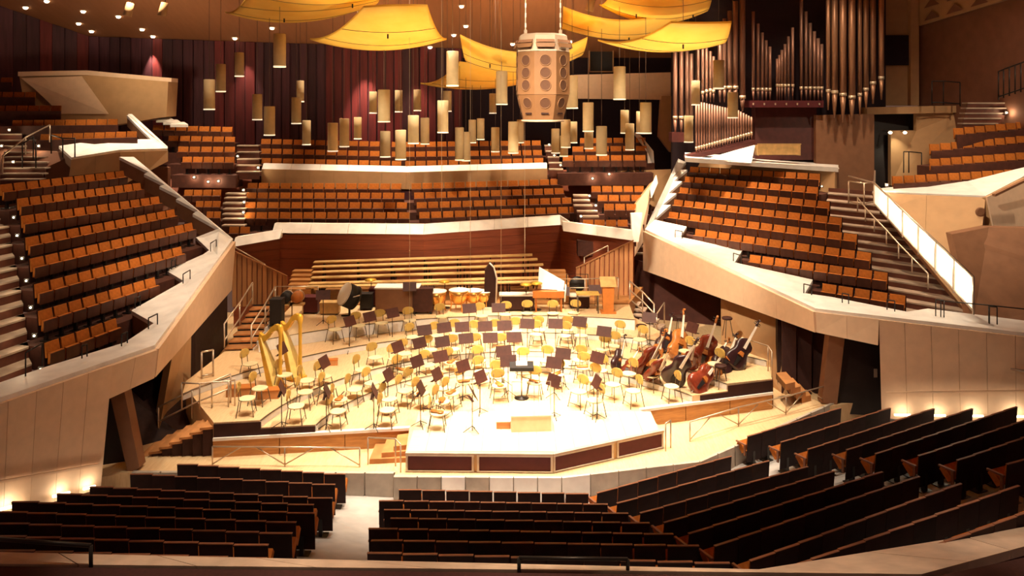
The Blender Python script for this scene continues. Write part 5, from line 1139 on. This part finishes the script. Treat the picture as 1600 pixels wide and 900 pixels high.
for i, (x, lb, m_) in enumerate(((450, 'dark round tom drum at the back left of the platform', 'black'), (467, 'brown round drum with a metal hoop right of the dark tom', 'lectern_wood'))):
    q = on_stage(x, 492, 0); o = thing('tom_drum', lb, 'drum', q)
    mb = MB().lathe([(.001, 0), (.20, 0), (.20, .35), (.001, .35)], 20, MX); mb.v = [v+V((0, 0, .72)) for v in mb.v]; part('shell', mb, m_, o)
    mb = MB().lathe([(.19, 0), (.225, 0), (.225, .05), (.19, .05), (.19, 0)], 20, MX); mb.v = [v+V((0, -.0, .72)) for v in mb.v]; part('hoop', mb, 'steel', o)
    part('stand', MB().box((0, -.2, .45), (.5, .3, .06)).tube([(-.2, -.2, .45), (-.2, -.2, 0)], .02, 6).tube([(.2, -.2, .45), (.2, -.2, 0)], .02, 6), 'bench_wood', o)
def cabinet(name, label, cat, px, size, m_, m_top=None, extra=None, rz=0):
    q = on_stage(*px, 0); o = thing(name, label, cat, q, rz)
    w_, dp, h = size; part('body', MB().box((0, 0, h*.55), (w_, dp, h*.9)), m_, o); part('top', MB().box((0, 0, h-.02), (w_*1.05, dp*1.08, .05)), m_top or m_, o)
    for sx in (-1, 1): part('foot', MB().box((sx*w_*.4, 0, h*.05), (.08, dp*.9, h*.1)), 'black_metal', o)
    return o
cabinet('instrument_case', 'upright black instrument case behind the harps', 'case', (433, 508), (.42, .4, .95), 'black')
cabinet('celesta', 'wide brown keyboard cabinet with a pale top behind the orchestra', 'keyboard', (622, 487), (1.6, .7, .98), 'facade_brown', 'white_paint')
cabinet('trunk', 'dark red trunk left of the bass drum', 'trunk', (487, 488), (.55, .5, .62), 'maroon')
cabinet('percussion_table', 'dark low cabinet with a pale top right of the tall case', 'table', (808, 484), (1.3, .5, .62), 'dark_panel', 'ivory')
cabinet('equipment_box', 'dark equipment box right of the open keyboard', 'box', (905, 480), (.75, .5, .5), 'dark_panel', 'ivory')
tc = thing('tall_case', 'tall narrow dark covered instrument rising behind the kettledrums', 'instrument case', on_stage(764, 484, 0))
part('cover', MB().prism([V((-.20, 0, .1)), V((.24, 0, .1)), V((.28, 0, 1.2)), V((.18, 0, 1.62)), V((.02, 0, 1.78)), V((-.16, 0, 1.5))], V((0, .35, 0))), 'dark_panel', tc); part('edge', MB().tube([(.27, -.02, .2), (.30, -.02, 1.2), (.19, -.02, 1.62), (.02, -.02, 1.79)], .03, 6), 'ivory', tc); part('base', MB().box((.05, .15, .05), (.7, .5, .1)), 'ivory', tc)
hp = thing('harpsichord', 'orange wooden harpsichord with its pale lid raised', 'harpsichord', on_stage(858, 486, 0))
part('case', MB().prism([V((-.62, -.2, .78)), V((.55, -.2, .78)), V((.55, .35, .78)), V((-.2, .6, .78)), V((-.62, .3, .78))], (0, 0, -.24)), 'lectern_wood', hp)
part('lid', MB().prism([V((-.42, .1, .82)), V((.55, .0, .80)), V((.60, .25, 1.05)), V((-.36, .55, 1.55))], (0, .03, .02)), 'white_paint', hp); part('keyboard', MB().box((.45, -.12, .80), (.3, .12, .03)), 'ivory', hp); part('prop', MB().tube([(.58, -.2, .4), (.62, -.2, 1.05)], .03, 6), 'white_paint', hp)
for sx in (-.5, .45): part('leg', MB().tube([(sx, -.1, .54), (sx, -.1, 0)], .04, 6), 'lectern_wood', hp)
lc_ = thing('lectern', 'orange wooden lectern at the back right of the platform', 'lectern', on_stage(950, 488, 0))
part('body', MB().prism([V((-.22, -.15, 1.0)), V((.22, -.15, 1.0)), V((.19, -.15, .02)), V((-.19, -.15, .02))], V((0, .35, 0))), 'lectern_wood', lc_); part('desk', MB().prism([V((-.30, -.22, 1.0)), V((.30, -.22, 1.0)), V((.30, .28, 1.24)), V((-.30, .28, 1.24))], (0, 0, .05)), 'bench_wood', lc_); part('base', MB().box((0, 0, .03), (.56, .5, .06)), 'lectern_wood', lc_)
gg = thing('gong_frame', 'framed dark tam-tam standing behind the harpsichord', 'gong', on_stage(902, 474, 0))
mb = MB().lathe([(.001, .02), (.30, .02), (.32, -.02), (.001, -.03)], 20, MX); mb.v = [v+V((0, 0, .75)) for v in mb.v]
part('disc', mb, 'black_metal', gg); part('frame', MB().tube([(-.42, 0, 0), (-.42, 0, 1.15), (.42, 0, 1.15), (.42, 0, 0)], .025, 6), 'black_metal', gg)
pt = thing('percussion_desk', 'yellow wooden table between the harpsichord and the lectern', 'table', on_stage(918, 488, 0))
part('top', MB().box((0, 0, .72), (.85, .5, .05)), 'chair_back', pt)
for sx in (-.38, .38):
    for sy in (-.2, .2): part('leg', MB().tube([(sx, sy, .7), (sx, sy, 0)], .02, 6), 'chair_leg', pt)
# wooden bench boxes near the front left
for i, (x, y, lb, s3) in enumerate([(376, 614, 'reddish low wooden box at the left edge of the platform', (.75, .35, .22)), (420, 618, 'brown open wooden crate below the left harp', (.6, .35, .22)), (514, 568, 'orange wooden plank case lying right of the harps', (.55, .2, .16))]):
    q = on_stage(x, y, .05); o = thing('wooden_crate', lb, 'crate', q, .15)
    part('body', MB().box((0, 0, s3[2]/2), s3), 'step_wood', o); part('lid', MB().box((0, 0, s3[2]+.015), (s3[0]*1.04, s3[1]*1.06, .03)), 'lectern_wood', o)

# violins, violas and clarinets left lying on chairs
vio = {'body': MB().add([V((w_*math.cos(2*PI*k/12), .19*2*(t-.5)+0*k, .03*math.sin(2*PI*k/12))) for t, w_ in ((0, .02), (.06, .09), (.25, .105), (.5, .065), (.7, .085), (.92, .07), (1, .02)) for k in range(12)],
                        [[i*12+k, i*12+(k+1) % 12, (i+1)*12+(k+1) % 12, (i+1)*12+k] for i in range(6) for k in range(12)]+[list(range(12))[::-1], [72+k for k in range(12)]], True).mesh('body', 'bass_light'),
       'neck': MB().box((0, .30, .03), (.026, .26, .022)).mesh('neck', 'bass_dark'), 'scroll': MB().lathe([(.001, -.015), (.02, 0), (.001, .015)], 8).mesh('scroll', 'bass_dark')}
for m_ in ('scroll',):
    for v_ in vio[m_].vertices: v_.co += V((0, .44, .03))
picks = sorted(info, key=lambda t: t[1])
sel = [t for i, t in enumerate(picks) if t[0] < 6.2][::3][:14]
for i, (rr_, an, q) in enumerate(sel):
    o = thing('violin', f'small brown violin left on an orchestra chair, {ordw(i)} from the left', 'violin', q+V((0, 0, .49)), random.uniform(0, 6.28), group='string instruments left on chairs')
    for nm, me in vio.items(): ob(nm, me, o)
# more percussion at the back
cabinet('amplifier', 'black cubic box right of the bass drum', 'box', (573, 483), (.45, .4, .62), 'black')
cabinet('travel_trunk', 'dark maroon trunk behind the bass drum', 'trunk', (590, 478), (.6, .45, .7), 'maroon')
cabinet('glockenspiel_case', 'dark flat keyboard case left of the kettledrums', 'case', (661, 489), (.75, .4, .95), 'desk')
cabinet('low_bench', 'pale wooden box between the tom drums and the trunk', 'box', (516, 490), (.7, .4, .45), 'bench_wood')
for i, (x, y, lb) in enumerate([(580, 452, 'brass cymbal on a stand behind the bass drum'), (695, 455, 'brass cymbal between the first two kettledrums'), (822, 460, 'brass cymbal left of the harpsichord'), (838, 458, 'smaller brass cymbal beside the harpsichord')]):
    q = on_stage(x, y+26, 0); o = thing('cymbal', lb, 'cymbal', q)
    part('stand', MB().tube([(0, 0, 0), (0, 0, 1.05)], .015, 6), 'chair_leg', o); part('plate', MB().lathe([(.001, 1.10), (.05, 1.09), (.23, 1.05), (.22, 1.045), (.001, 1.08)], 18, Matrix.Rotation(.12, 3, 'X')), 'gold', o)
    part('foot', MB().lathe([(.2, 0), (.2, .015), (.02, .04)], 10), 'chair_leg', o)
for i, (x, y, lb) in enumerate([(640, 449, 'dark music stand behind the wide keyboard cabinet'), (880, 456, 'dark music stand left of the yellow table'), (930, 453, 'dark music stand beside the lectern'), (505, 462, 'dark music stand left of the bass drum')]):
    q = on_stage(x, y, 1.03); o = thing('music_stand', lb, 'music stand', q, PI*.0+random.uniform(-.2, .2), group='music stands of the orchestra')
    for nm in ('desk', 'lip', 'pole'): ob(nm, st_m[nm], o)
    for m_ in st_leg: ob('leg', m_, o)
